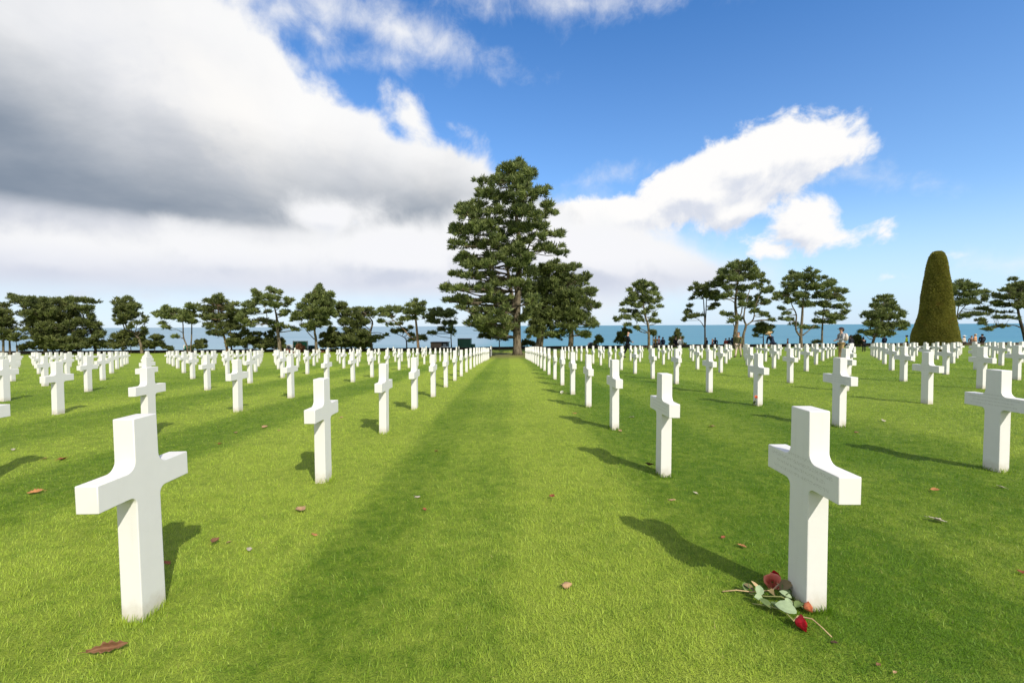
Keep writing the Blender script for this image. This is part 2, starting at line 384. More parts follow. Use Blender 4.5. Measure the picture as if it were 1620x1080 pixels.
# ---------------------------------------------------------------- trees
TRNG = np.random.default_rng(11)
def unit(n, rng):
    v = rng.normal(size=(n, 3)); return v / np.linalg.norm(v, axis=1, keepdims=True)
def tufts(P, D, L, W, k, rng):
    """needle tufts at P, growing along D: k thin needle sprays each"""
    n = len(P); P = np.repeat(P, k, 0); D = np.repeat(D, k, 0); tint = np.clip(np.repeat(rng.random(n) * .8, k) + rng.random(n * k) * .2, 0, 1)
    d = D * 1.0 + unit(n * k, rng) * 0.85; d /= np.linalg.norm(d, axis=1, keepdims=True)
    s = np.cross(d, unit(n * k, rng)); s /= np.linalg.norm(s, axis=1, keepdims=True) + 1e-9
    ln = L * rng.uniform(.6, 1.25, n * k)[:, None]; w = W * rng.uniform(.7, 1.3, n * k)[:, None]
    P = P + rng.normal(0, L * .14, P.shape)
    a = P - s * w * .3; b = P + s * w * .3; c = P + d * ln * .55 + s * w * .5; e = P + d * ln; f = P + d * ln * .55 - s * w * .5
    V = np.stack([a, b, c, e, f], 1).reshape(-1, 3); i = np.arange(n * k)[:, None] * 5
    Fc = np.concatenate([i + [0, 1, 2], i + [0, 2, 4], i + [4, 2, 3]], 1).reshape(-1, 3)
    return V, Fc, np.repeat(tint, 5)
def make_tree(name, label, group, frame, d, trunks, pads, leaf=None, bark=None, dens=1.0, L=.31, W=.058, k=8, depth=.85, flat=.30, cat='tree', fill=.8, seed=0, clear=0.0, ex=1.06, ez=1.38):
    """frame = (px origin x, y, zoom) of the photo crop in which trunks and pads were measured;
    trunks: [([(x, y), ...], width0, width1)], pads: [(x, y, rx, ry)]"""
    ox, oy, sc = frame; rng = np.random.default_rng(100 + seed); rnd = random.Random(seed)
    leaf = leaf or M_PINE; bark = bark or M_BARK
    def W3(x, y, dy=0.0):
        p = at(ox + x / sc, oy + y / sc, d)
        if dy:
            p = p + Vector((0, dy, 0))
        return p
    mpp = d * S / F / sc                       # metres per crop pixel
    tr3 = []
    for pts, w0, w1 in trunks:
        q = [W3(*p) for p in pts]; q[0].z = min(q[0].z, gzf(q[0].x, q[0].y) - .1) if len(tr3) == 0 or pts[0][1] >= trunks[0][0][0][1] - 25 else q[0].z
        tr3.append((q, w0 * mpp * .5, w1 * mpp * .5))
    base = tr3[0][0][0] if tr3 else W3(pads[0][0], pads[0][1])
    base = Vector((base.x, base.y, gzf(base.x, base.y)))
    root = empty(name, base); tag(root, label, cat, group)
    tb = MB()
    def sm(q, m=4):                            # smooth polyline
        if len(q) < 3: return q
        out = []
        for i in range(len(q) - 1):
            p0, p1, p2, p3 = q[max(i-1, 0)], q[i], q[i+1], q[min(i+2, len(q)-1)]
            for j in range(m):
                u = j / m
                out.append(.5 * ((2*p1) + (p2 - p0)*u + (2*p0 - 5*p1 + 4*p2 - p3)*u*u + (3*p1 - p0 - 3*p2 + p3)*u**3))
        return out + [q[-1]]
    allt = []
    for q, r0, r1 in tr3:
        q = sm(q); n = len(q); rr = [r0 + (r1 - r0) * i / (n - 1) for i in range(n)]
        if q[0].z < base.z + .3 and n > 3: rr[0] *= 1.35
        tb.tube([p - base for p in q], rr, 9 if r0 > .1 else 6); allt += list(zip(q, rr))
    xs = [p[0] for p in pads]; xc = sum(xs) / len(xs); hw = max(abs(a[0] - xc) + a[2] for a in pads) * mpp
    PP, DD = [], []
    for i, (cx, cy, rx, ry) in enumerate(pads):
        off = min(1, abs(cx - xc) * mpp / max(hw, .01)); lim = hw * math.sqrt(max(.05, 1 - off * off)) * depth
        opts = [rnd.uniform(-1, 1) * lim * .5]
        if rnd.random() < fill: opts.append(rnd.uniform(.35, .9) * lim)
        if rnd.random() < fill: opts.append(-rnd.uniform(.35, .9) * lim)
        for j, dy in enumerate(opts):
            c = W3(cx, cy, dy); shr = 1.0 if j == 0 else rnd.uniform(.7, .95)
            # keep the outline when a pad moves in depth
            s_ = (d * S + dy) / (d * S); c = EYEV + (W3(cx, cy) - EYEV) * s_
            a, b = rx * mpp * shr * s_ * ex, ry * mpp * shr * s_ * ez; e = max(min(a, hw * .8), b * 1.1)
            area = math.pi * a * max(b, .15)
            n = max(10, int(area * 52 * dens * (1.0 if j == 0 else .8) * (.34 / L) ** 2))
            u = unit(n, rng) * (rng.random((n, 1)) ** .5)
            if flat: u[:, 2] = np.where((u[:, 2] < 0) & (rng.random(n) < flat), -u[:, 2] * .9, u[:, 2])
            # lumpy: pull the tufts towards a few twig ends
            m = max(3, n // 9); cen = u[rng.integers(0, n, m)]
            near = cen[np.argmin(((u[:, None, :] - cen[None]) ** 2).sum(-1), 1)]
            u = u * .5 + near * .5
            p = np.array(c) + u * np.array([a, e, b])
            dirv = u * np.array([1, 1, .8]) + np.array([0, 0, .8]); dirv /= np.linalg.norm(dirv, axis=1, keepdims=True) + 1e-9
            PP.append(p); DD.append(dirv)
            if allt:                           # a limb from the stem out to the pad, twigs beyond
                best = min(allt, key=lambda q: (q[0] - c).length + max(0, q[0].z - c.z) * 1.5 + (0.6 if q[0].z < base.z + clear else 0))
                q0, r0 = best; ln = (c - q0).length
                if ln > .25:
                    mid = q0.lerp(c, .5) + Vector((rnd.uniform(-.1, .1), rnd.uniform(-.1, .1), rnd.uniform(-.12, .06))) * ln
                    rb = min(r0 * .6, .018 + .017 * ln)
                    crv = sm([q0, mid, c], 4); tb.tube([v - base for v in crv], [rb + (rb * .35 - rb) * w / (len(crv) - 1) for w in range(len(crv))], 5, False)
                    for w in range(min(6, max(2, n // 14))):
                        e2 = Vector(p[rnd.randrange(n)]); st = q0.lerp(c, .75) if w % 2 else c
                        tb.tube([st - base, st.lerp(e2, .5) + Vector((0, 0, rnd.uniform(-.06, .03))) - base, e2 - base], [rb * .4, rb * .3, .008], 4, False)
    if tb.v: tb.build('trunk', bark, root, smooth=True)
    P = np.concatenate(PP) - np.array(base); D = np.concatenate(DD)
    V, Fc, ti = tufts(P, D, L, W, k, rng)
    link('crown', mesh_np('crown', V, Fc, ti), leaf, root)
    return root
C5 = (680, 230, 3.1767); L0 = (0, 450, 9.0); L1 = (180, 450, 9.0); L2 = (360, 450, 9.0); L3 = (540, 450, 9.0); L5 = (640, 510, 9.0)
A7 = (940, 420, 6.75); A8 = (1080, 400, 6.0); A9 = (1200, 410, 6.353); A10 = (1320, 380, 5.4); A11 = (1440, 380, 5.4); A6 = (820, 510, 9.0)
BACK = 'wind-shaped pines along the cliff'
make_tree('pine_tree', 'very tall two-stemmed pine standing at the far end of the grass aisle', 'pines at the end of the aisle', C5, 48,
    [([(440, 1052), (437, 850), (447, 680), (450, 520), (440, 400), (420, 250), (410, 120)], 44, 6), ([(428, 830), (402, 700), (386, 600), (345, 500), (300, 400)], 22, 5), ([(446, 640), (500, 500), (540, 420)], 12, 4)],
    [(400,126,70,40),(450,108,45,30),(500,150,45,40),(370,165,50,35),(450,190,85,35),(260,190,45,35),(290,250,70,40),(360,270,70,35),(480,250,90,45),(560,240,40,26),(592,218,20,12),(600,300,42,20),(612,340,34,22),
     (160,310,40,20),(200,350,80,40),(245,305,50,28),(330,340,70,35),(540,360,60,30),(470,330,70,35),(130,430,50,38),(200,430,70,42),(300,400,80,35),(560,410,52,26),(500,420,50,36),(640,450,56,18),(560,462,56,24),
     (590,520,85,28),(660,545,38,18),(480,480,50,30),(135,500,48,26),(225,500,76,30),(350,460,60,35),(385,540,66,36),(150,580,60,22),(220,602,86,28),(320,560,56,30),(410,600,56,36),(130,650,45,18),(210,660,86,24),(300,652,56,20),
     (440,600,46,36),(88,720,42,22),(150,722,66,20),(232,722,66,22),(340,700,66,28),(95,785,40,16),(200,790,66,16),(300,780,56,18),(370,780,66,28),(330,840,76,22),(250,832,56,18),(165,820,36,14),(225,900,56,24),(300,890,86,30),(370,880,56,30),(340,940,76,26),(270,930,46,20),(470,700,45,30),(490,560,50,26),(445,330,60,50),(430,420,60,45),(440,520,55,40),(470,600,45,40),(300,500,60,35),(260,420,70,40),(290,600,60,35),(180,560,60,26),(270,720,70,26),(160,770,60,18),(330,760,60,26),(260,870,70,26),(400,910,50,30),(390,820,40,36),(480,860,40,46),(500,650,45,36),(415,690,40,40),(520,780,40,40),(340,180,50,30)],
    dens=.95, L=.36, W=.062, k=9, seed=1, ez=1.05, flat=.2)
make_tree('pine_tree', 'broad leaning pine close behind the tall one, its bough low on the right', 'pines at the end of the aisle', C5, 55,
    [([(545, 1012), (560, 930), (575, 820), (590, 700), (600, 640)], 42, 8), ([(520, 900), (560, 780), (640, 730)], 8, 4)],
    [(560,640,56,40),(620,620,56,34),(560,720,66,45),(600,790,76,40),(520,830,56,40),(560,900,66,38),(520,940,46,26),(610,700,60,40),(600,860,60,36),(620,955,60,16),(490,760,40,40),(640,780,50,34)], dens=1.1, seed=2, fill=.9)
make_tree('pine_tree', 'rounded pine at the right edge of the aisle clump with stepped outline', 'pines at the end of the aisle', C5, 56,
    [([(705, 1012), (712, 930), (700, 820), (690, 700)], 30, 6)],
    [(680,630,50,30),(730,610,30,15),(650,700,70,45),(740,690,60,30),(790,660,30,16),(800,740,40,22),(700,760,86,40),(765,800,66,30),(838,810,28,16),(650,850,76,40),(750,870,76,30),(815,900,34,20),(680,920,76,30),(780,955,42,14),(700,840,70,40)], dens=1.1, seed=3, fill=.9)
make_tree('pine_tree', 'small low pine under the left boughs of the tallest pine', BACK, L5, 59, [([(1350, 395), (1350, 300), (1345, 230)], 18, 10)],
    [(1100,200,70,26),(1250,205,110,40),(1400,215,100,40),(1350,150,130,50),(1160,130,100,46),(1240,80,110,50),(1420,100,90,40)], leaf=M_PINE_DK, seed=4)
# --- the row of pines along the cliff, from the far left to the aisle
make_tree('pine_tree', 'dark pine cut by the left edge of the picture with bare straight stems', BACK, L0, 58, [([(45, 985), (48, 800), (60, 600), (60, 420)], 30, 12), ([(140, 985), (135, 800), (110, 640)], 28, 10), ([(250, 985), (235, 860)], 30, 14)],
    [(40,310,80,36),(60,400,100,36),(60,560,110,50),(100,680,140,50),(60,760,80,36),(220,770,110,40),(40,480,110,46),(-60,420,90,60),(-70,620,90,70)], leaf=M_PINE_DK, seed=5, ex=1.18, ez=1.62)
make_tree('pine_tree', 'wide flat-topped pine with one bough jutting out to the left', BACK, L0, 60, [([(640, 985), (650, 800), (620, 600), (560, 420)], 50, 14), ([(645, 760), (500, 560), (300, 300), (150, 170)], 22, 6)],
    [(150,165,34,16),(210,195,66,22),(300,235,105,36),(430,222,105,36),(560,242,95,40),(430,300,140,42),(600,330,115,56),(700,420,140,66),(560,500,115,56),(640,600,115,56),(480,660,105,36),(660,240,70,34),(780,500,80,36),(540,740,90,36),(420,420,140,46),(480,560,120,44),(760,620,110,50),(820,720,110,44),(660,760,130,44)], leaf=M_PINE_DK, seed=6, ex=1.18, ez=1.62)
make_tree('pine_tree', 'broad dark pine with a thin crooked stem showing through gaps', BACK, L0, 61, [([(1370, 985), (1330, 780), (1270, 610), (1200, 480), (1150, 330)], 34, 10)],
    [(760,250,95,34),(900,250,95,38),(1060,235,86,40),(1200,245,86,38),(1340,250,66,30),(850,340,140,46),(1050,350,140,46),(1250,360,86,46),(850,460,110,52),(1000,450,115,42),(1150,520,70,30),(1290,470,60,34),(1000,560,150,50),(1250,560,90,44),(900,640,130,50),(1150,690,110,44),(1370,600,70,50),(1400,700,80,44),(1100,790,120,40)], leaf=M_PINE_DK, seed=7, ex=1.18, ez=1.62)
make_tree('pine_tree', 'bushy rounded dark pine last on the right of the left clump', BACK, L1, 60, [([(400, 985), (385, 850), (330, 740), (180, 600), (170, 420)], 44, 10), ([(180, 700), (150, 620), (90, 420)], 20, 8)],
    [(60,270,66,46),(190,240,76,46),(280,330,86,52),(180,350,105,56),(80,400,86,56),(300,430,82,34),(440,480,36,12),(450,522,38,12),(200,470,115,46),(330,560,62,24),(100,540,84,44),(240,620,52,22),(430,640,26,7)], leaf=M_PINE_DK, seed=8, ex=1.18, ez=1.62)
make_tree('pine_tree', 'leaning pine with two bare stems and sea showing beneath its crown', BACK, L1, 60, [([(1065, 985), (1030, 850), (992, 740), (985, 560), (960, 430)], 24, 10), ([(1085, 985), (1105, 800), (1110, 560), (1090, 400)], 22, 9), ([(985, 690), (900, 640), (760, 600)], 10, 4)],
    [(570,430,26,10),(650,420,56,30),(740,370,64,44),(720,460,84,38),(870,400,84,46),(900,480,100,34),(1000,420,64,46),(1080,330,56,42),(1160,335,42,40),(1070,450,100,44),(1130,540,60,34),(740,610,50,26),(700,560,42,10),(890,750,64,18),(1000,525,52,24)], seed=9, ex=1.18, ez=1.62)
make_tree('pine_tree', 'dense drooping pine leaning left over a rusty brown stem', BACK, L1, 60, [([(1625, 985), (1600, 850), (1560, 700), (1500, 500), (1480, 300)], 40, 10)],
    [(1490,190,72,30),(1330,240,52,20),(1460,260,105,36),(1560,240,52,26),(1330,370,105,46),(1480,350,115,46),(1350,480,105,52),(1500,480,105,52),(1380,600,105,42),(1530,600,84,42),(1450,700,105,36),(1590,690,56,32),(1640,330,60,46),(1740,290,46,18),(1680,390,76,36)], leaf=M_PINE_DK, bark=M_BARK_RED, seed=10, ex=1.18, ez=1.62)
make_tree('pine_tree', 'low pine with bare lower stem beside the layered cedar-like pine', BACK, L2, 61, [([(60, 985), (50, 800), (40, 620), (60, 480)], 26, 8)],
    [(60,470,84,44),(160,520,84,44),(120,620,105,42),(190,420,70,40),(60,560,70,40)], leaf=M_PINE_DK, seed=11, ex=1.18, ez=1.62)
make_tree('pine_tree', 'layered pine with level shelves of needles and gaps of sky between', BACK, L2, 59, [([(745, 985), (735, 820), (712, 640), (700, 470), (670, 330), (610, 90)], 60, 8), ([(560, 560), (555, 400), (500, 240)], 14, 6)],
    [(600,70,46,26),(660,110,105,28),(740,130,42,20),(430,150,64,34),(378,100,18,22),(560,190,84,34),(420,230,84,30),(680,200,54,30),(840,212,36,12),(290,270,46,16),(350,300,110,28),(560,280,84,34),(700,300,110,28),(870,270,54,24),(920,240,22,16),
     (330,385,120,36),(600,392,72,18),(830,400,72,28),(800,442,62,20),(500,520,105,28),(620,560,100,34),(740,580,52,24),(860,622,84,18),(960,652,52,11),(300,550,100,40),(200,480,70,44)], seed=12, ex=1.18, ez=1.62, fill=.7)
make_tree('pine_tree', 'tall dense egg-shaped pine with a short forked stem', BACK, L2, 58, [([(1265, 985), (1258, 780), (1240, 640), (1270, 380), (1300, 120)], 46, 8), ([(1235, 780), (1130, 665), (1060, 560)], 14, 6)],
    [(1300,50,44,30),(1290,120,76,36),(1230,190,105,46),(1370,180,105,46),(1470,160,44,46),(1130,250,84,36),(1330,270,130,56),(1480,280,64,56),(1060,340,84,46),(1230,370,130,56),(1420,380,115,56),(1000,440,74,40),(1150,450,120,46),(1350,470,115,46),(1500,420,54,46),(1250,560,115,40),(1100,600,62,28),(940,500,52,20),(1200,640,52,20),(1400,560,74,36)], dens=1.15, seed=13, ex=1.18, ez=1.62, fill=.95)
make_tree('pine_tree', 'wide bushy pine sloping down between the egg-shaped and umbrella pines', BACK, L3, 60, [([(440, 985), (415, 800), (412, 680), (440, 520), (300, 380)], 52, 10), ([(420, 690), (540, 685), (650, 722)], 12, 5), ([(412, 650), (340, 590)], 20, 8)],
    [(30,310,56,36),(-20,340,66,56),(250,370,105,26),(400,360,76,22),(80,420,115,52),(250,460,130,52),(430,420,84,34),(60,540,105,52),(220,580,125,52),(360,540,74,34),(150,680,130,52),(300,700,115,42),(60,780,115,52),(220,800,140,52),(400,780,84,34),(520,762,72,24),(640,722,30,8)], leaf=M_PINE_DK, seed=14, ex=1.18, ez=1.62, fill=.9)
make_tree('pine_tree', 'umbrella pine with bright bare trunk and one long slanting bough', BACK, L3, 56, [([(1105, 1010), (1085, 760), (1060, 500), (1040, 320)], 44, 20), ([(1060, 785), (980, 740), (870, 620), (720, 490), (650, 440)], 24, 8)],
    [(580,390,74,44),(700,372,94,38),(800,370,84,38),(640,440,100,28),(560,530,62,20),(680,572,42,15),(1050,240,74,20),(1150,280,54,24),(1000,310,105,24),(1100,340,94,24),(960,400,105,38),(1100,400,94,38),(880,500,84,24),(1000,490,84,24),(820,570,62,11)], bark=M_BARK_RED, seed=15, ex=1.18, ez=1.62, fill=.7)
make_tree('pine_tree', 'small black-looking pine hunched under the slanting bough of the umbrella pine', BACK, L3, 61, [([(932, 985), (928, 820), (905, 760), (830, 720)], 24, 8), ([(928, 800), (1000, 800), (1100, 790)], 12, 6)],
    [(760,680,64,20),(880,662,84,24),(1000,622,46,20),(1000,722,54,24),(1130,772,94,32),(1000,802,52,12)], leaf=M_PINE_DK, bark=M_BARK_DARK, seed=16, ex=1.18, ez=1.62)
make_tree('pine_tree', 'small spreading pine with thin stem just left of the tallest pine', BACK, L3, 60, [([(1572, 985), (1562, 760), (1555, 520)], 22, 8)],
    [(1290,400,74,26),(1380,370,64,36),(1250,470,84,34),(1400,450,105,42),(1330,530,105,28),(1540,430,105,52),(1500,560,84,24),(1430,650,72,24),(1570,660,54,42),(1300,700,72,18),(1590,560,54,34)], seed=17, ex=1.18, ez=1.62)
# --- to the right of the aisle
make_tree('pine_tree', 'single upright pine standing apart against the sea right of the clump', BACK, A7, 57, [([(585, 895), (580, 660), (545, 540), (525, 400), (510, 260)], 30, 8), ([(580, 640), (480, 580), (350, 560)], 8, 3)],
    [(500,190,56,26),(440,212,22,28),(590,220,46,26),(480,250,94,34),(650,250,32,18),(380,270,26,16),(560,300,94,34),(660,310,36,22),(420,320,64,26),(690,352,32,16),(400,370,84,30),(550,370,94,34),(640,400,54,20),(350,410,64,26),(460,430,84,26),(710,440,36,13),(600,460,54,20),(400,500,74,20),(300,490,36,13),(540,510,64,20),
     (240,582,42,18),(330,560,74,20),(430,550,74,20),(490,590,54,15),(620,590,46,20),(650,530,26,16),(680,605,22,10),(360,640,54,14),(450,670,36,12)], seed=18, fill=.8)
make_tree('pine_tree', 'thin twin-stemmed pine with a low dark bough reaching left', BACK, A8, 58, [([(212, 885), (211, 700), (198, 440)], 18, 8), ([(213, 700), (222, 540), (226, 430)], 12, 7), ([(205, 705), (170, 650), (130, 620)], 8, 4)],
    [(140,310,28,20),(85,350,28,18),(200,340,84,30),(270,310,64,30),(200,400,100,34),(300,390,54,30),(100,435,28,10),(300,440,54,16),(60,510,42,11),(50,565,36,19),(80,610,84,16),(150,600,54,9),(20,642,22,8),(310,500,54,13),(280,530,36,10)], leaf=M_PINE_DK, bark=M_BARK_DARK, seed=19, fill=.6)
make_tree('pine_tree', 'tallest round-crowned pine on the cliff with several bare twisting stems', BACK, A8, 56, [([(505, 890), (500, 760), (515, 650), (500, 480), (520, 300), (540, 160)], 44, 8), ([(508, 740), (480, 670)], 14, 6), ([(575, 890), (575, 790), (600, 690), (580, 620), (600, 480), (640, 340)], 28, 6), ([(600, 690), (670, 630), (690, 500), (740, 380)], 16, 5), ([(515, 650), (560, 560), (560, 420)], 16, 6)],
    [(540,110,54,32),(620,112,64,34),(470,140,54,34),(560,170,105,38),(400,190,64,30),(680,180,46,40),(370,250,64,34),(480,250,84,38),(620,240,94,38),(740,230,46,30),(350,300,46,26),(760,290,54,30),(440,340,74,30),(560,340,74,34),(680,330,64,30),(790,370,54,26),(820,340,28,18),(430,410,64,26),(560,420,64,30),(680,430,74,30),(740,480,64,30),(370,430,36,26),(560,500,52,30),(650,500,54,30),(800,470,36,20),
     (430,590,54,11),(380,580,26,12),(520,622,42,26),(700,560,54,18),(780,590,64,16),(850,640,32,10),(470,650,36,15)], seed=20, fill=.7)
make_tree('bush_tree', 'small round dark bush on a thin stem behind the crosses', BACK, A8, 60, [([(766, 895), (766, 800), (760, 740)], 12, 6)],
    [(740,690,46,22),(780,710,84,34),(720,740,54,30),(800,760,72,24),(700,792,26,10)], leaf=M_PINE_DK, bark=M_BARK_DARK, seed=21)
make_tree('pine_tree', 'wide spreading pine forking low into three stems', BACK, A9, 57, [([(430, 880), (425, 770), (440, 560), (450, 400), (500, 200)], 36, 8), ([(415, 770), (375, 700), (380, 560), (340, 470), (300, 360)], 20, 6), ([(445, 765), (500, 720), (570, 660)], 14, 5)],
    [(340,150,36,22),(500,120,36,25),(580,140,22,22),(400,180,94,34),(520,200,84,38),(290,200,36,18),(280,260,46,26),(400,270,94,34),(560,290,94,42),(330,310,64,26),(190,360,46,20),(180,400,46,16),(290,370,84,26),(420,370,84,34),(330,430,94,26),(480,460,84,30),(230,500,36,11),(280,550,46,11),(290,610,72,14),(360,660,46,18),(450,690,72,14),(550,690,46,14)], seed=22, fill=.75)
make_tree('pine_tree', 'pine with one straight stem whose crown merges with the low-forking pine', BACK, A9, 59, [([(637, 880), (640, 720), (650, 560), (670, 380)], 22, 7)],
    [(660,200,46,26),(700,260,72,36),(750,232,28,22),(640,370,100,42),(780,320,64,30),(870,332,32,17),(760,390,84,30),(640,460,84,34),(820,410,46,17),(800,480,100,25),(880,540,54,16),(640,550,72,25),(760,590,100,30),(600,630,72,20),(700,640,84,16)], seed=23, fill=.85)
make_tree('pine_tree', 'short rounded pine leaning on a slanting stem left of the clipped yew', BACK, A10, 58, [([(318, 905), (345, 820), (400, 720), (430, 560)], 24, 8)],
    [(430,490,46,20),(380,520,46,26),(460,540,64,30),(340,570,46,20),(430,600,84,34),(520,590,32,22),(270,640,46,20),(360,650,84,34),(490,660,74,34),(580,632,27,31),(330,720,84,34),(450,740,94,34),(580,720,46,25),(260,792,54,20),(370,800,94,28),(470,800,46,20),(590,760,28,15)], dens=1.1, seed=24, fill=.9)
make_tree('pine_tree', 'airy pine with slender stems half hidden behind the clipped yew', BACK, A11, 58, [([(385, 900), (390, 730), (402, 640), (425, 480)], 16, 6), ([(400, 650), (470, 560), (560, 490)], 9, 4)],
    [(440,370,54,24),(380,410,46,30),(470,400,64,34),(550,400,36,20),(370,470,46,30),(440,470,72,34),(540,460,64,30),(630,450,46,20),(380,530,46,24),(480,540,72,24),(590,520,64,24),(640,490,36,16),(620,590,46,15),(560,630,64,15),(460,650,54,15),(660,600,26,11)], seed=25, fill=.75)
make_tree('pine_tree', 'windswept pine cut by the right edge of the picture, boughs trailing left', BACK, A11, 56, [([(1000, 900), (970, 790), (938, 680), (920, 560), (950, 420)], 30, 10), ([(940, 745), (880, 725), (760, 740), (690, 762)], 10, 4)],
    [(880,340,26,17),(900,390,54,16),(950,380,36,26),(820,430,46,16),(900,440,84,26),(740,480,54,18),(850,490,100,25),(960,490,36,34),(720,540,54,16),(830,560,94,20),(940,560,54,26),(700,620,54,11),(620,640,46,9),(820,620,54,9),(850,665,54,11),(740,665,36,8),(600,690,46,13),(620,715,32,6),(760,740,72,7),(680,765,46,8),(1010,420,40,40),(1020,540,46,40)], leaf=M_PINE_DK, bark=M_BARK_DARK, seed=26, fill=.55)
# --- shrubs along the cliff edge
SH = 'shrubs along the cliff edge'
def shrub(label, frame, pads, d=61, leaf=None, seed=0, name='shrub'):
    xc = sum(p[0] for p in pads) / len(pads); yb = max(p[1] for p in pads)
    make_tree(name, label, SH, frame, d, [([(xc, yb + 40), (xc, yb), (xc + 8, yb - 30)], 12, 6)], pads, leaf=leaf or M_SHRUB, L=.26, W=.07, k=7, dens=1.1, seed=seed, cat='shrub', flat=.3, ex=1.15, ez=1.3)
shrub('long dark undergrowth beneath the wide flat-topped pines', L0, [(640,830,110,50),(500,860,80,40),(700,790,110,46),(900,800,130,46),(1080,785,100,46),(820,890,150,50),(1020,890,150,50),(1180,870,110,50),(620,880,70,50),(1300,820,90,60),(1440,860,100,60),(1400,740,70,50),(560,780,80,40),(380,900,90,40)], seed=31, leaf=M_PINE_DK)
shrub('leafy undergrowth at the foot of the bushy rounded pine', L1, [(90,780,120,70),(60,870,120,50),(320,730,105,46),(430,690,54,26),(240,850,110,50),(180,700,80,40),(380,800,70,50)], seed=32)
shrub('grey green bush against the sea at the end of the left clump', L1, [(600,760,100,36),(560,850,115,46),(680,880,54,42),(490,880,80,40)], seed=33)
shrub('low brownish bush beside the small green board', L1, [(1210,830,90,40),(1240,885,80,36),(1150,900,50,24)], seed=34)
shrub('pale dry bush left of the leaning dense pine', L1, [(770,905,44,28),(820,915,34,20)], seed=35)
shrub('green bush below the layered pine, left side', L2, [(400,720,100,46),(420,820,115,52),(330,780,70,46),(470,890,80,40),(250,700,60,40),(190,830,100,60),(60,830,90,60),(120,740,80,40)], seed=36)
shrub('dark conical conifer bush hugging the layered pine trunk', L2, [(600,720,64,56),(620,820,100,66),(760,820,64,46),(690,640,50,50),(580,890,80,40),(760,890,70,40)], seed=37, leaf=M_PINE_DK)
shrub('tall hedge-like bush right of the egg-shaped pine', L2, [(1450,740,110,60),(1550,760,110,70),(1400,850,100,60),(1540,870,120,60),(1380,740,60,40),(1480,650,70,40)], seed=38)
shrub('green thicket under the wide bushy pine', L3, [(80,870,110,46),(240,870,120,50),(370,860,80,46),(130,770,120,50),(300,780,110,46),(420,790,70,36)], seed=39, leaf=M_PINE_DK)
shrub('olive bush to the right of the great pine trunk', A6, [(120,290,70,36),(190,310,60,30),(80,320,46,26)], seed=40)
shrub('ragged small conifer on the skyline beside a parked car', A7, [(60,800,44,30),(50,770,26,24),(25,830,26,20)], seed=41, leaf=M_PINE_DK)
shrub('young conifer behind the man in the black suit', A7, [(300,740,54,34),(290,800,84,32),(370,712,36,18),(320,690,24,18)], seed=42)
shrub('small bush right of the single upright pine stem', A7, [(620,720,40,26),(640,740,24,16)], seed=43)
shrub('pointed young conifer behind the woman in a white top', A7, [(890,730,34,26),(880,790,74,38),(930,850,64,30),(860,850,60,30),(890,700,16,16)], 70, seed=44)
shrub('olive bush behind the two dark-haired visitors', A9, [(980,800,54,30),(1010,830,46,24),(950,840,40,20)], seed=45)
shrub('tiny bush by the stem of the merged pine', A9, [(590,832,34,12),(560,838,24,8)], seed=46)
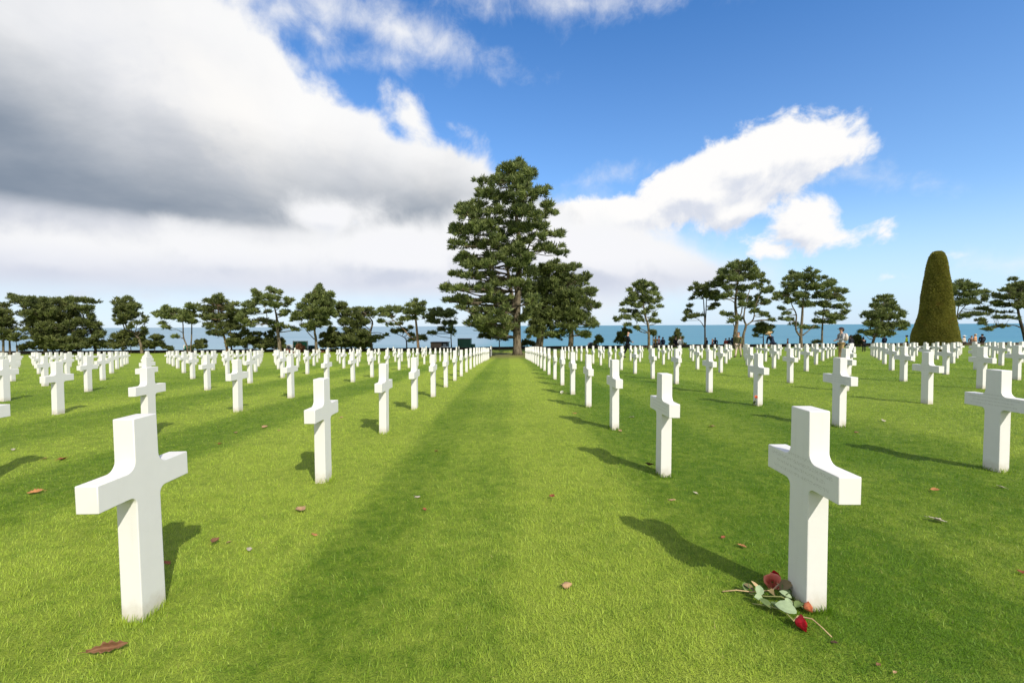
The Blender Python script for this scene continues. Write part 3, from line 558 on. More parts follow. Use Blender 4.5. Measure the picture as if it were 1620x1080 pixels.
# ---------------------------------------------------------------- clipped yew
def make_yew():
    prof = [(955,30,398),(985,40,385),(900,2,404),(860,-4,410),(780,12,393),(700,42,374),(650,58,361),(600,66,352),(500,78,340),(400,92,325),(300,110,309),(200,130,297),(150,148,287),(120,166,275),(104,186,258),(99,205,235)]
    d = 46.5; sc = 5.4; mpp = d * S / F / sc
    axis = at(1440 + 212 / sc, 380 + 960 / sc, d); zb = gzf(axis.x, axis.y)
    rows = sorted([(at(1440, 380 + y / sc, d).z - zb, (b - a) / 2 * mpp) for y, a, b in prof])
    rows = [(max(z, -.05), r / 1.30) for z, r in rows]
    Z = np.array([r[0] for r in rows]); Rr = np.array([r[1] for r in rows]); rng = np.random.default_rng(8)
    lean = lambda z: .0
    def surf(z, a):
        r = np.interp(z, Z, Rr)
        lump = 1 + .022 * np.sin(3 * a + z * 1.1) + .018 * np.sin(5 * a - z * 2.3) + .012 * np.sin(9 * a + z * 4)
        return np.stack([r * lump * np.cos(a), r * lump * np.sin(a), z], -1)
    root = empty('clipped_yew', (axis.x, axis.y, zb)); tag(root, 'tall clipped yew cone towering over the crosses', 'tree')
    nz, na = 60, 64; zz = np.linspace(Z[0], Z[-1], nz); aa = np.linspace(0, 2 * math.pi, na, endpoint=False)
    A, ZZ = np.meshgrid(aa, zz); V = surf(ZZ.ravel(), A.ravel()); V[:, :2] *= .965
    i = np.arange(nz - 1)[:, None] * na; j = np.arange(na)[None, :]
    Fq = np.stack([(i + j).ravel(), (i + (j + 1) % na).ravel(), (i + na + (j + 1) % na).ravel(), (i + na + j).ravel()], 1)
    tb = MB(); tb.tube([(0, 0, -.2), (0, 0, Z[-1] * .5), (0, 0, Z[-1] * .93)], [.3, .15, .05], 8); tb.build('trunk', M_BARK_DARK, root, True)
    n = 46000; w = Rr / Rr.sum()
    z = rng.uniform(Z[0], Z[-1], n * 2); keep = rng.random(n * 2) < np.interp(z, Z, Rr) / Rr.max(); z = z[keep]; a = rng.uniform(0, 2 * math.pi, len(z))
    top = rng.random(1500); zt = np.full(1500, Z[-1] - .02); at_ = rng.uniform(0, 2 * math.pi, 1500)
    P = surf(z, a); Pt = surf(zt, at_); Pt[:, :2] *= np.sqrt(top)[:, None]; P = np.concatenate([P, Pt]); a = np.concatenate([a, at_])
    D = np.stack([np.cos(a), np.sin(a), np.full(len(a), .35)], 1); D[-1500:] = (0, 0, 1); D /= np.linalg.norm(D, axis=1, keepdims=True)
    Vt, Ft, ti = tufts(P - D * .05, D, .11, .05, 3, rng)
    V2 = np.concatenate([V, Vt]); F2 = np.concatenate([np.concatenate([Fq[:, [0, 1, 2]], Fq[:, [0, 2, 3]]]), Ft + len(V)])
    link('crown', mesh_np('crown', V2, F2, np.concatenate([np.full(len(V), .1), ti])), M_YEW, root)
make_yew()
# ---------------------------------------------------------------- low wall at the cliff edge
def make_wall():
    m, t, o = material('dark_wall_stone'); tc = t.new('ShaderNodeNewGeometry').outputs['Position']
    n = t.noise(tc, 2.2, 6, .65); principled(t, o, t.mix(n, (.035, .028, .022), (.10, .075, .055)), .9, .1, t.bump(n, .8, .05))
    xs = np.linspace(-62, 62, 125); y = 62.3 * S; V = []; Fc = []
    prof = [(-.12, -.2), (-.12, .24), (-.15, .245), (-.15, .29), (.15, .29), (.15, .245), (.12, .24), (.12, -.2)]
    for i, x in enumerate(xs):
        z = gzf(x, y); w = .012 * math.sin(i * 1.7) + .01 * math.sin(i * .63)
        V += [(x, y + a, z + b + w * (b > .1)) for a, b in prof]
    k = len(prof)
    Fc = [(i*k+j, (i+1)*k+j, (i+1)*k+j+1, i*k+j+1) for i in range(len(xs) - 1) for j in range(k - 1)]
    me = bpy.data.meshes.new('low_wall'); me.from_pydata(V, [], Fc); me.update()
    tag(link('low_wall', me, m), 'long dark low wall behind the last row of crosses', 'wall')
make_wall()
def metal(name, col, rough=.5, spec=.4, var=.2):
    m, t, o = material(name); tc = t.new('ShaderNodeTexCoord').outputs['Object']; n = t.noise(tc, 3, 5, .6)
    principled(t, o, t.mix(n, tuple(c * (1 - var) for c in col), tuple(c * (1 + var) for c in col)), rough, spec); return m
M_GREEN = metal('green_sheet', (.03, .20, .11)); M_DKGREEN = metal('dark_green_paint', (.035, .13, .085)); M_WHITE = metal('white_paint', (.72, .72, .70)); M_BLACK = metal('black_paint', (.02, .02, .022))
M_GLASS = metal('car_glass', (.03, .04, .05), .1, .6); M_TYRE = metal('rubber', (.02, .02, .02), .9, .1)
def setup(px0, px1, ytop, d):
    a = at(px0, ytop, d); b = at(px1, ytop, d); x = (a.x + b.x) / 2; z = gzf(x, d * S)
    return Vector((x, d * S, z)), b.x - a.x, (a.z + b.z) / 2 - z
def board(label, px0, px1, ytop, d, mat, post_mat, divider=True):
    p, w, h = setup(px0, px1, ytop, d); r = empty('construction_screen', p); tag(r, label, 'screen', 'green building site screens')
    m = MB(); m.box((-w/2 + .05, -.02, .12), (w/2 - .05, .02, h - .06)); m.build('panel', mat, r)
    for sx in (-1, 1):
        q = MB(); q.box((sx * w/2 - .05, -.05, -.2), (sx * w/2 + .05, .05, h + .03)); q.build('post', post_mat, r, bevel=.008)
    q = MB(); q.box((-w/2 + .052, -.045, h - .06), (w/2 - .052, .045, h + .02)); q.build('rail', post_mat, r)
    if divider:
        q = MB(); q.box((-w * .22, -.035, .125), (-w * .22 + .05, .035, h - .065)); q.build('divider', post_mat, r)
board('green building site screen in a white frame beside the russet bush', 464, 486.5, 539.5, 63.6, M_GREEN, M_WHITE)
board('small green board with a pale post among the left pines', 291, 306, 546, 63.6, M_GREEN, M_WHITE, False)
def container():
    p, w, h = setup(725, 745.5, 536.2, 64.2); r = empty('storage_container', p); tag(r, 'dark green ribbed storage container left of the tallest pine', 'container')
    D = 1.5; m = MB(); m.box((-w/2, -D/2, -.1), (w/2, D/2, h)); m.build('body', M_DKGREEN, r, bevel=.02)
    q = MB(); n = 9
    for i in range(n):
        x = -w/2 + w * (i + .5) / n; q.box((x - .035, -D/2 - .035, .05), (x + .035, -D/2 + .002, h - .08))
    q.build('ribs', M_DKGREEN, r)
    q = MB(); q.box((-w/2 - .02, -D/2 - .05, h + .003), (w/2 + .02, D/2 + .05, h + .06)); q.build('roof', M_BLACK, r)
    q = MB(); q.box((w/2 + .03, -.5, -.1), (w/2 + .42, .4, h * .66)); q.build('cabinet', M_DKGREEN, r, bevel=.02)
container()
def car(label, px0, px1, ytop, d, col, group='vehicles parked beyond the wall'):
    p, w, h = setup(px0, px1, ytop, d); L = max(w, 1.7); r = empty('parked_car', p); tag(r, label, 'car', group)
    k = h; m = MB()                            # side outline extruded across, seen from its side
    side = [(-.5, .16), (-.5, .48), (-.46, .56), (-.28, .62), (-.14, .96), (-.08, 1.0), (.22, 1.0), (.30, .94), (.42, .62), (.49, .56), (.5, .2), (.47, .16)]
    W = .42 * L; pts = [(a * L, b * k) for a, b in side]
    v = [(a, -W/2, b) for a, b in pts] + [(a, W/2, b) for a, b in pts]; n = len(pts)
    m.add(v, [tuple(range(n)), tuple(range(2*n-1, n-1, -1))] + [(i, i + n, (i+1) % n + n, (i+1) % n) for i in range(n)])
    b = m.build('body', metal('car_paint', col, .35, .5), r, bevel=.015)
    for sgn in (-1, 1):
        q = MB(); g = [(-.24, .64), (-.13, .92), (.03, .94), (.03, .64)]; g2 = [(.06, .64), (.06, .94), (.22, .93), (.35, .64)]
        for gg in (g, g2):
            y0 = sgn * (W/2 + .006); q.add([(a * L, y0, c * k) for a, c in gg], [(0, 1, 2, 3)])
        q.build('window', M_GLASS, r)
    for sx in (-.31, .31):
        for sgn in (-1, 1):
            q = MB(); q.tube([(sx * L, sgn * (W/2 - .1), .17 * k), (sx * L, sgn * (W/2 + .015), .17 * k)], .17 * k, 14); wh = q.build('wheel', M_TYRE, r)
            q = MB(); q.tube([(sx * L, sgn * (W/2 + .016), .17 * k), (sx * L, sgn * (W/2 + .025), .17 * k)], .10 * k, 12); q.build('rim', M_WHITE, wh)
car('teal car roof showing right of the white-framed green screen', 487.5, 497, 546, 65.5, (.05, .22, .26))
car('pale grey car roof showing left of the white-framed green screen', 447, 463, 545, 65.5, (.42, .43, .40))
car('white car roof showing in front of the brown truck', 693, 709, 548, 64.0, (.75, .74, .70))
car('dark blue car roof showing right of the aisle pines', 930, 941, 541.5, 66, (.02, .035, .07))
def truck():
    p, w, h = setup(683, 711, 540.5, 66); r = empty('parked_truck', p); tag(r, 'brown box truck with a dark cab beyond the wall', 'truck')
    m = MB(); m.box((-w/2, -.8, .45), (w * .1, .8, h - .09)); m.build('cargo_box', metal('brown_tarp', (.28, .20, .15), .8, .1), r, bevel=.02)
    m = MB(); m.box((-w/2 - .04, -.84, h - .085), (w/2 - .05, .84, h)); m.build('roof', M_BLACK, r)
    m = MB(); m.box((w * .1 + .03, -.75, .4), (w/2 - .1, .75, h - .09)); c = m.build('cab', M_BLACK, r, bevel=.03)
    m = MB(); m.box((w * .2, -.775, h * .62), (w/2 - .25, -.752, h - .2)); m.build('window', metal('pale_glass', (.3, .36, .42), .2, .5), c)
    for x in (-w * .33, w * .33):
        for sg in (-1, 1):
            q = MB(); q.tube([(x, sg * .62, .3), (x, sg * .86, .3)], .3, 14); q.build('wheel', M_TYRE, r)
truck()
def post():
    p = at(775.5, 563, 44.4); x = p.x; z = gzf(x, 44.4 * S); r = empty('marker_post', (x, 44.4 * S, z)); tag(r, 'dark post standing in the gap near the end of the left row', 'post')
    m = MB(); m.tube([(0, 0, -.1), (0, 0, .52)], [.055, .05], 12); m.build('shaft', M_BLACK, r)
    m = MB(); m.tube([(0, 0, .523), (0, 0, .56), (0, 0, .60)], [.065, .065, .03], 12); m.build('cap', M_BLACK, r)
post()
M_RUSSET = make_leaf('russet_leaves', (.13, .055, .028), (.28, .14, .07), (.10, .09, .03))
M_REDFL = make_leaf('red_flowering_leaves', (.10, .09, .03), (.40, .09, .08), (.45, .14, .12))
shrub('russet bush in front of the white-framed green screen', L2, [(1040,930,40,60),(1020,880,16,30),(1060,980,46,30)], 60, M_RUSSET, 51)
shrub('low red flowering bush behind the crosses left of the green screen', L2, [(860,975,46,26),(905,985,30,18)], 58, M_REDFL, 52)
shrub('brown low bush behind the crosses below the egg-shaped pine', L2, [(1300,985,50,22),(1350,990,30,18)], 59, M_RUSSET, 53)
# ---------------------------------------------------------------- people
def skin_mesh(name, verts, edges, rad, root=0, sub=1):
    me = bpy.data.meshes.new(name + '_tmp'); me.from_pydata(verts, edges, []); ob = bpy.data.objects.new(name + '_tmp', me); COL.objects.link(ob)
    sk = ob.modifiers.new('skin', 'SKIN'); sk.branch_smoothing = .6; sk.use_smooth_shade = True
    for i, r in enumerate(rad):
        s = me.skin_vertices[0].data[i]; s.radius = r if isinstance(r, tuple) else (r, r); s.use_root = (i == root)
    ss = ob.modifiers.new('sub', 'SUBSURF'); ss.levels = sub; ss.render_levels = sub
    dg = bpy.context.evaluated_depsgraph_get(); out = bpy.data.meshes.new_from_object(ob.evaluated_get(dg)); out.name = name
    bpy.data.objects.remove(ob); bpy.data.meshes.remove(me)
    out.polygons.foreach_set('use_smooth', np.ones(len(out.polygons), bool)); return out
M_SKIN = plain((.50, .29, .20), .6, .3, .08)
def ellipsoid(mb, c, r, n=10, m=8, zmin=-1.0, R3=None):
    vs = []; fs = []
    for i in range(m + 1):
        ph = math.asin(max(-1, zmin)) + (math.pi / 2 - math.asin(max(-1, zmin))) * i / m
        for j in range(n):
            th = 2 * math.pi * j / n; v = Vector((r[0] * math.cos(ph) * math.cos(th), r[1] * math.cos(ph) * math.sin(th), r[2] * math.sin(ph)))
            vs.append(Vector(c) + (R3 @ v if R3 else v))
    for i in range(m):
        for j in range(n): fs.append((i*n+j, i*n+(j+1) % n, (i+1)*n+(j+1) % n, (i+1)*n+j))
    mb.add(vs, fs)
def person(label, px, d, ytop, facing, top, legs, hair=(.05, .035, .025), hat=None, pose='stand', yfeet=None, hmax=1.9, hmin=1.35, long_hair=False, backpack=None, coat=False, lean=0.0, stride=0.0, wide=1.1, group='visitors walking among the crosses', plaid=None):
    x = at(px, 545, d).x; y = d * S; z = gzf(x, y); H = min(hmax, max(hmin, at(px, ytop, d).z - z)); k = H / 1.77
    root = empty('person', (x, y, z), R(facing)); root.scale = (k * wide, k * wide, k); tag(root, label, 'person', group)
    RL = Matrix.Rotation(-R(lean), 4, 'X'); piv = Vector((0, 0, .95))
    def up(v, extra=0.0):
        v = Vector(v); q = piv + (RL @ (v - piv)); return tuple(q)
    def leg(s):
        a = stride * s; kn = (.09 * s, .43 * math.sin(a) + .02, .93 - .43 * math.cos(a)); bend = max(0, -a) * 1.1
        an = (.095 * s, kn[1] + .42 * math.sin(a - bend * .6), max(.085, kn[2] - .42 * math.cos(a - bend * .6)))
        return [(.085 * s, 0, .90), kn, an, (an[0] + .02 * s, an[1] + .13, max(.035, an[2] - .05))]
    def arm(s):
        sh = (.185 * s, 0, 1.42)
        if pose == 'front': el, wr = (.23 * s, .05, 1.15), (.07 * s, .24, 1.08)
        elif pose == 'walk': el, wr = (.235 * s, -.10 * s * (1 if stride >= 0 else -1), 1.15), (.23 * s, .06 - .16 * s, .93)
        elif pose == 'stoop': el, wr = (.22 * s, .16, 1.18), (.13 * s, .34, 1.00)
        else: el, wr = (.235 * s, -.02, 1.15), (.235 * s, .05, .91)
        return sh, el, wr
    V = []; E = []; Rd = []
    def add(v, r, par=None):
        V.append(tuple(v)); Rd.append(r)
        if par is not None: E.append((par, len(V) - 1))
        return len(V) - 1
    pel = add((0, 0, .95), (.12, .09)); wa = add(up((0, 0, 1.10)), (.11, .085), pel); ch = add(up((0, 0, 1.30)), (.135, .10), wa); nb = add(up((0, -.005, 1.46)), .06, ch)
    nk = add(up((0, .01, 1.53)), .05, nb); jw = add(up((0, .035, 1.595)), (.062, .07), nk); hd = add(up((0, .025, 1.67)), (.076, .092), jw); tp = add(up((0, .015, 1.735)), (.055, .065), hd)
    add(up((0, .125, 1.645)), .012, hd)
    for s in (-1, 1): add(up((.082 * s, .01, 1.65)), .012, hd)
    for s in (-1, 1):
        par = pel
        for p, r in zip(leg(s), (.078, .052, .036, .034)): par = add(p, r, par)
    for s in (-1, 1):
        sh, el, wr = arm(s); a = add(up(sh), .045, ch); b = add(up(el), .036, a); c = add(up(wr), .024, b)
        f = (Vector(wr) - Vector(el)).normalized(); side = Vector((-s, 0, 0)); side = (side - f * side.dot(f)).normalized(); nrm = f.cross(side)
        w0 = Vector(wr); pm = add(up(w0 + f * .05), (.024, .014), c)
        for i, (o, ln) in enumerate(((-.028, .060), (-.010, .075), (.008, .078), (.026, .068))):
            q = add(up(w0 + f * .085 + nrm * o), .009, pm); q = add(up(w0 + f * (.085 + ln * .55) + nrm * o + side * .010), .0085, q); add(up(w0 + f * (.085 + ln) + nrm * o + side * .032), .007, q)
        q = add(up(w0 + f * .045 - nrm * .036 + side * .008), .010, pm); add(up(w0 + f * .088 - nrm * .045 + side * .026), .008, q)
    link('body', skin_mesh('body', V, E, Rd), M_SKIN, root)
    # jacket
    V, E, Rd = [], [], []
    hem = .72 if coat else .90
    p0 = add((0, 0, 1.0), (.150, .112)); ph = add((0, -.01, hem), (.165, .125), p0); a0 = add(up((0, 0, 1.16)), (.145, .108), p0); a1 = add(up((0, 0, 1.32)), (.165, .12), a0); a2 = add(up((0, -.01, 1.47)), (.085, .075), a1)
    for s in (-1, 1):
        sh, el, wr = arm(s); q = add(up(sh), .068, a1); q = add(up(el), .056, q); add(up(Vector(wr) * .97 + Vector(el) * .03), .043, q)
    link('jacket', skin_mesh('jacket', V, E, Rd), plaid or plain(top, .85, .1, .18, 14), root)
    # trousers and shoes
    V, E, Rd = [], [], []
    p0 = add((0, 0, .97), (.135, .105))
    for s in (-1, 1):
        l = leg(s); q = add(l[0], .098, p0); q = add(l[1], .070, q); add((l[2][0], l[2][1], l[2][2] + .01), .056, q)
    link('trousers', skin_mesh('trousers', V, E, Rd), plain(legs, .85, .1, .15, 14), root)
    for s in (-1, 1):
        l = leg(s); m = MB(); a = Vector(l[2]); t2 = Vector(l[3])
        m.tube([a + Vector((0, -.06, -.03)), a + Vector((0, -.02, -.02)), a.lerp(t2, .5) + Vector((0, .02, -.01)), t2 + Vector((0, .03, 0)), t2 + Vector((0, .07, -.01))], [.035, .05, .05, .045, .02], 8)
        m.build('shoe', plain((.04, .035, .03), .6, .3), root, True)
    # hair or hat, eyes
    RH = RL.to_3x3(); c = up((0, .0, 1.675))
    m = MB()
    if hat:
        ellipsoid(m, up((0, .01, 1.71)), (.096, .112, .085), 14, 6, -.1, RH)
        rim = []
        n = 18; vs = []
        br = (.20, .22) if hat[1] == 'brim' else (.10, .115)
        for rr, zz in ((.095, 1.70), (1, 1.685), (1, 1.695), (.095, 1.712)):
            for j in range(n):
                th = 2 * math.pi * j / n; cx, cy = math.cos(th), math.sin(th)
                rx, ry = (br if rr == 1 else (.094, .11)); fy = .075 if (rr == 1 and hat[1] == 'peak' and cy > .3) else 0
                vs.append(up((rx * cx, .01 + ry * cy + fy, zz)))
        m.add(vs, [(i*n+j, i*n+(j+1) % n, ((i+1) % 4)*n+(j+1) % n, ((i+1) % 4)*n+j) for i in range(4) for j in range(n)])
        m.build('hat', plain(hat[0], .85, .1), root, True)
    m = MB()
    if hair:
        ellipsoid(m, up((0, -.012, 1.685)), (.090, .104, .088), 14, 7, -.25, RH)
        ellipsoid(m, up((0, -.055, 1.63)), (.080, .062, .085 if not long_hair else .20), 12, 6, -.98, RH)
        m.build('hair', plain(hair, .8, .2), root, True)
    for s in (-1, 1):
        m = MB(); ellipsoid(m, up((.032 * s, .108, 1.672)), (.012, .008, .008), 8, 6, -.98); m.build('eye', plain((.02, .02, .02), .3, .4), root, True)
    m = MB(); ellipsoid(m, up((0, .108, 1.607)), (.024, .010, .006), 8, 5, -.98); m.build('mouth', plain((.35, .12, .10), .5, .3), root, True)
    if backpack:
        m = MB(); ellipsoid(m, up((0, -.19, 1.24)), (.15, .10, .22), 14, 8, -.98, RH); b = m.build('backpack', plain(backpack, .85, .1), root, True)
        for s in (-1, 1):
            q = MB(); q.tube([up((.09 * s, -.16, 1.40)), up((.11 * s, .0, 1.50)), up((.12 * s, .125, 1.36)), up((.13 * s, .04, 1.14)), up((.11 * s, -.15, 1.10))], .016, 5); q.build('strap', plain((.25, .22, .18), .85, .1), b)
    return root
def plaid_mat():
    m, t, o = material('plaid_cloth'); tc = t.new('ShaderNodeTexCoord').outputs['Object']; sp = t.new('ShaderNodeSeparateXYZ'); t.l.new(tc, sp.inputs[0])
    a = t.math('GREATER_THAN', t.math('SINE', t.math('MULTIPLY', sp.outputs[2], 60)), .1); b = t.math('GREATER_THAN', t.math('SINE', t.math('MULTIPLY', t.math('ADD', sp.outputs[0], sp.outputs[1]), 60)), .1)
    principled(t, o, t.mix(t.math('MULTIPLY', t.math('ADD', a, b), .5), (.50, .50, .50), (.09, .10, .13)), .85, .1); return m
def red_plaid():
    m, t, o = material('red_check_cloth'); tc = t.new('ShaderNodeTexCoord').outputs['Object']; n = t.new('ShaderNodeTexChecker'); t.l.new(tc, n.inputs[0]); n.inputs['Scale'].default_value = 11
    n.inputs[1].default_value = (.55, .10, .09, 1); n.inputs[2].default_value = (.7, .62, .6, 1); principled(t, o, n.outputs[0], .85, .1); return m
NAVY, BLACKC, BEIGE = (.022, .03, .055), (.014, .014, .017), (.50, .40, .29)
person('bald man in a black suit walking between the crosses, seen in profile', 993, 38, 524, -90, (.016, .017, .022), (.014, .015, .018), hair=None, pose='front', stride=.26)
person('person in an olive jacket and beige trousers strolling on the grass', 1168, 37, 525, 135, (.10, .10, .045), (.52, .42, .33), hair=(.10, .055, .03), pose='walk', stride=.22)
person('person in a straw hat and navy jacket bowed over a cross', 1223, 37, 523, 100, NAVY, (.02, .025, .04), hair=(.2, .15, .1), hat=((.50, .34, .16), 'brim'), pose='stoop', lean=24)
person('man in a checked shirt and tan trousers wearing a cream backpack', 1331, 26.5, 518, 80, (.3, .3, .3), (.36, .25, .12), hair=(.05, .035, .025), hat=((.04, .03, .035), 'peak'), backpack=(.55, .47, .40), plaid=plaid_mat(), pose='front')
person('dark-haired person in black just behind the man with the backpack', 1347, 45, 530, 10, (.018, .018, .024), BLACKC, hair=(.015, .012, .012), long_hair=True, hmin=1.2, lean=8)
person('stooping black-clothed figure beside the olive bush', 1367, 47, 533, -20, BLACKC, BLACKC, hair=(.012, .01, .01), long_hair=True, hmin=1.2, lean=20, pose='stoop', coat=True)
BK = 'visitors on the path beyond the wall'
for lab, px, yt, fc, top, legs, kw in (
    ('person in a mustard coat with back turned, by the upright pine', 1037, 535, 5, (.38, .22, .05), NAVY, dict(coat=True, hair=(.30, .20, .10))),
    ('person in a red and white checked top beside the mustard coat', 1042.5, 534, 60, (.5, .2, .2), NAVY, dict(plaid=red_plaid())),
    ('person in a navy jacket right of the checked top', 1048.5, 536, 20, NAVY, NAVY, dict(hair=(.04, .025, .02))),
    ('person all in black left of the white top, by the pointed conifer', 1069, 535, 200, BLACKC, BLACKC, dict(hair=(.02, .015, .012))),
    ('woman in a white top by the pointed conifer', 1076.5, 535.5, 170, (.72, .70, .66), (.5, .48, .45), dict(hair=(.34, .24, .13))),
    ('person in dark clothes at the foot of the thin twin-stemmed pine', 1117, 537, 30, BLACKC, BLACKC, {}),
    ('person in a dusty pink top between two round pines', 1127, 539, 80, (.42, .20, .17), NAVY, dict(hair=(.25, .15, .08))),
    ('person in black beside the dusty pink top', 1131.5, 537, -40, BLACKC, BLACKC, {}),
    ('person in a brick red jacket left of the olive-jacketed walker', 1148, 538, 20, (.33, .07, .05), NAVY, dict(hair=(.12, .07, .04))),
    ('person in charcoal right of the brick red jacket', 1153.5, 537, -30, (.03, .03, .035), BLACKC, {}),
    ('person in a navy coat just left of the olive-jacketed walker', 1160.5, 532.5, 15, (.02, .035, .09), NAVY, dict(coat=True, hair=(.03, .02, .015))),
    ('person in a reddish top small beside the low-forking pine', 1246, 541, 60, (.36, .12, .09), NAVY, dict(hair=(.2, .12, .07))),
    ('broad figure in a navy coat under the short rounded pine', 1399, 533, 10, (.03, .035, .055), NAVY, dict(coat=True, hair=(.04, .03, .025))),
    ('person in a yellow high-visibility vest left of the clipped yew', 1434, 533, 40, (.55, .70, .03), NAVY, dict(hair=(.03, .02, .02))),
    ('person in a wide white sun hat right of the clipped yew', 1525, 533.5, 200, (.55, .50, .46), NAVY, dict(hat=((.78, .76, .72), 'brim'), hair=(.1, .06, .04))),
    ('dark-haired person beside the orange top, right of the yew', 1537, 534, 150, (.16, .10, .07), NAVY, dict(hair=(.06, .03, .02))),
    ('fair-haired person in an orange top right of the yew', 1542.5, 531, 30, (.58, .30, .16), (.3, .2, .14), dict(hair=(.48, .34, .20))),
    ('person in black right of the orange top', 1553.5, 531, -10, BLACKC, BLACKC, dict(hair=(.02, .015, .012)))):
    person(lab, px, 65.5, yt - 3, fc, top, legs, group=BK, hmin=1.3, wide=1.28, **kw)
# ---------------------------------------------------------------- fallen leaves
def leaf_mat(name, col):
    m, t, o = material(name); tc = t.new('ShaderNodeTexCoord').outputs['Object']; n = t.noise(tc, 60, 4, .6)
    principled(t, o, t.mix(n, tuple(c * .65 for c in col), tuple(min(1, c * 1.25) for c in col)), .7, .25); return m
LM = {'brown': leaf_mat('brown_leaf', (.17, .085, .04)), 'tan': leaf_mat('tan_leaf', (.36, .225, .115)), 'pale': leaf_mat('pale_leaf', (.38, .34, .24)), 'red': leaf_mat('red_leaf', (.25, .075, .035)), 'dark': leaf_mat('dark_leaf', (.07, .04, .022)), 'orange': leaf_mat('orange_leaf', (.36, .165, .06))}
def leaf_geo(size, rnd, curl, lobes=4):
    n = 2 * lobes + 3; m = 7; vs = []; fs = []
    for i in range(n):
        u = i / (n - 1); w = math.sin(math.pi * min(1, u * .92 + .06)) ** .8 * (.36 if i % 2 == 0 else .22) * rnd.uniform(.85, 1.15)
        for j in range(m):
            v = (j / (m - 1) - .5) * 2; x = (u - .5); y = v * w
            z = curl * (abs(v) ** 1.5) * w * 1.3 + curl * .55 * (x * 1.4) ** 2 + .03 * math.sin(u * 9 + v * 3)
            vs.append(Vector((x, y, z)) * size)
    for i in range(n - 1):
        for j in range(m - 1): fs.append((i*m+j, i*m+j+1, (i+1)*m+j+1, (i+1)*m+j))
    return vs, fs
def fallen_leaf(label, px, py, wpx, colr, curl=.35, lift=.008, tiltx=0.0):
    p = onground(px, py); rnd = random.Random(int(px * 7 + py)); size = wpx * (p - EYEV).length / F * .92
    mb = MB(); vs, fs = leaf_geo(size, rnd, curl * rnd.choice((1, 1, -1)) if abs(curl) < .6 else curl)
    mb.add(vs, fs); mb.tube([(-.5 * size, 0, .02 * size), (-.62 * size, .03 * size, .05 * size), (-.74 * size, .05 * size, .04 * size)], size * .016, 5)
    o = mb.build('fallen_leaf', LM[colr], None, True, p + Vector((0, 0, lift + abs(curl) * size * .12)))
    so = o.modifiers.new('thickness', 'SOLIDIFY'); so.thickness = .0007
    o.rotation_euler = (rnd.uniform(-.25, .25) + tiltx, rnd.uniform(-.25, .25), rnd.uniform(0, 6.28)); tag(o, label, 'leaf', 'autumn leaves scattered on the lawn'); return o
o_ = fallen_leaf('large curled brown leaf lying in front of the leaning large cross', 173, 1034, 38, 'brown', .5, .012); o_.rotation_euler = (.9, .0, .38); o_.scale = (1, .42, 1)
for a in (('broad tan leaf in the light grass near the second cross of the left row', 476, 809, 21, 'tan'), ('pale tan leaf in the middle of the aisle stripe', 660, 787, 14, 'pale'), ('tiny red-brown leaf just below the pale tan one', 672, 808, 8, 'red'),
          ('upright tan leaf alone in the bright stripe of the aisle', 898, 932, 17, 'tan', .5, .02, .7), ('small red leaf standing in the bright stripe', 874, 790, 11, 'red', .5, .018, .6), ('tan leaf between the cross shadow and the second right cross', 1063, 792, 11, 'tan'),
          ('pale leaf beside the tan one near the second right cross', 1100, 782, 8, 'pale'), ('orange-tan leaf above the shadow of the rose-decked cross', 1174, 867, 13, 'orange'), ('small reddish leaf left of the orange-tan one', 1144, 853, 8, 'red'),
          ('pale grey leaf on dark grass right of the rose-decked cross', 1483, 826, 17, 'pale'), ('brown leaf on edge right of the leaning cross shadow', 340, 863, 15, 'brown', .6, .016, .4), ('pale crumpled leaf beside the brown one right of the leaning cross', 394, 873, 12, 'pale'),
          ('tiny tan leaf between the brown and the pale ones', 362, 861, 7, 'tan'), ('small orange leaf at the edge of the dark stripe', 498, 847, 12, 'orange'), ('red-brown leaf touching the leaning cross near its foot', 265, 894, 10, 'red'),
          ('flat orange-red leaf on dark grass left of the leaning cross', 56, 781, 14, 'orange'), ('small red leaf far out left of the leaning cross', 99, 728, 11, 'red'), ('whitish leaf near the left edge shadow', 21, 713, 6, 'pale'), ('small tan leaf beside the far red one', 71, 727, 7, 'tan'),
          ('dark brown leaf at the foot of the second right cross', 1027, 740, 14, 'dark', .6, .018, .3), ('tan leaf beside the third cross of the right row', 981, 683, 9, 'tan'), ('pale tan leaf on dark grass between the first and second right rows', 1126, 676, 11, 'tan'),
          ('reddish leaf in the dark stripe beside the left row', 690, 715, 8, 'red'), ('tan leaf between the first two left rows', 540, 662, 8, 'tan'), ('flat tan leaf near the second left row', 418, 677, 11, 'tan'), ('tiny tan leaf right of the flat one near the second left row', 441, 681, 6, 'tan'),
          ('orange leaf beside the fourth cross of the right row', 909, 654, 7, 'orange'), ('pale leaf on the grass below the third right cross', 1000, 661, 9, 'pale'), ('brown leaf at the foot of the third cross in the second right row', 1355, 684, 9, 'brown', .5),
          ('pale leaf right of the third cross in the second right row', 1397, 667, 8, 'pale'), ('orange leaf standing right of the rose-decked cross', 1479, 779, 9, 'orange', .5, .014, .5), ('red leaf on dark grass at the right edge', 1617, 910, 9, 'red'),
          ('red-brown leaf in worn grass below the roses', 1320, 1021, 8, 'dark'), ('small brown leaf near the bottom edge right of the roses', 1389, 1057, 7, 'brown'), ('tan leaf beside the small brown one at the bottom edge', 1415, 1069, 6, 'tan'),
          ('dull red leaf near the left row beyond the leaning cross', 347, 702, 8, 'red'), ('tan leaf near the left row beyond the leaning cross', 373, 686, 8, 'tan'), ('pale leaf far right on dark grass', 1584, 773, 8, 'pale')):
    fallen_leaf(*a)
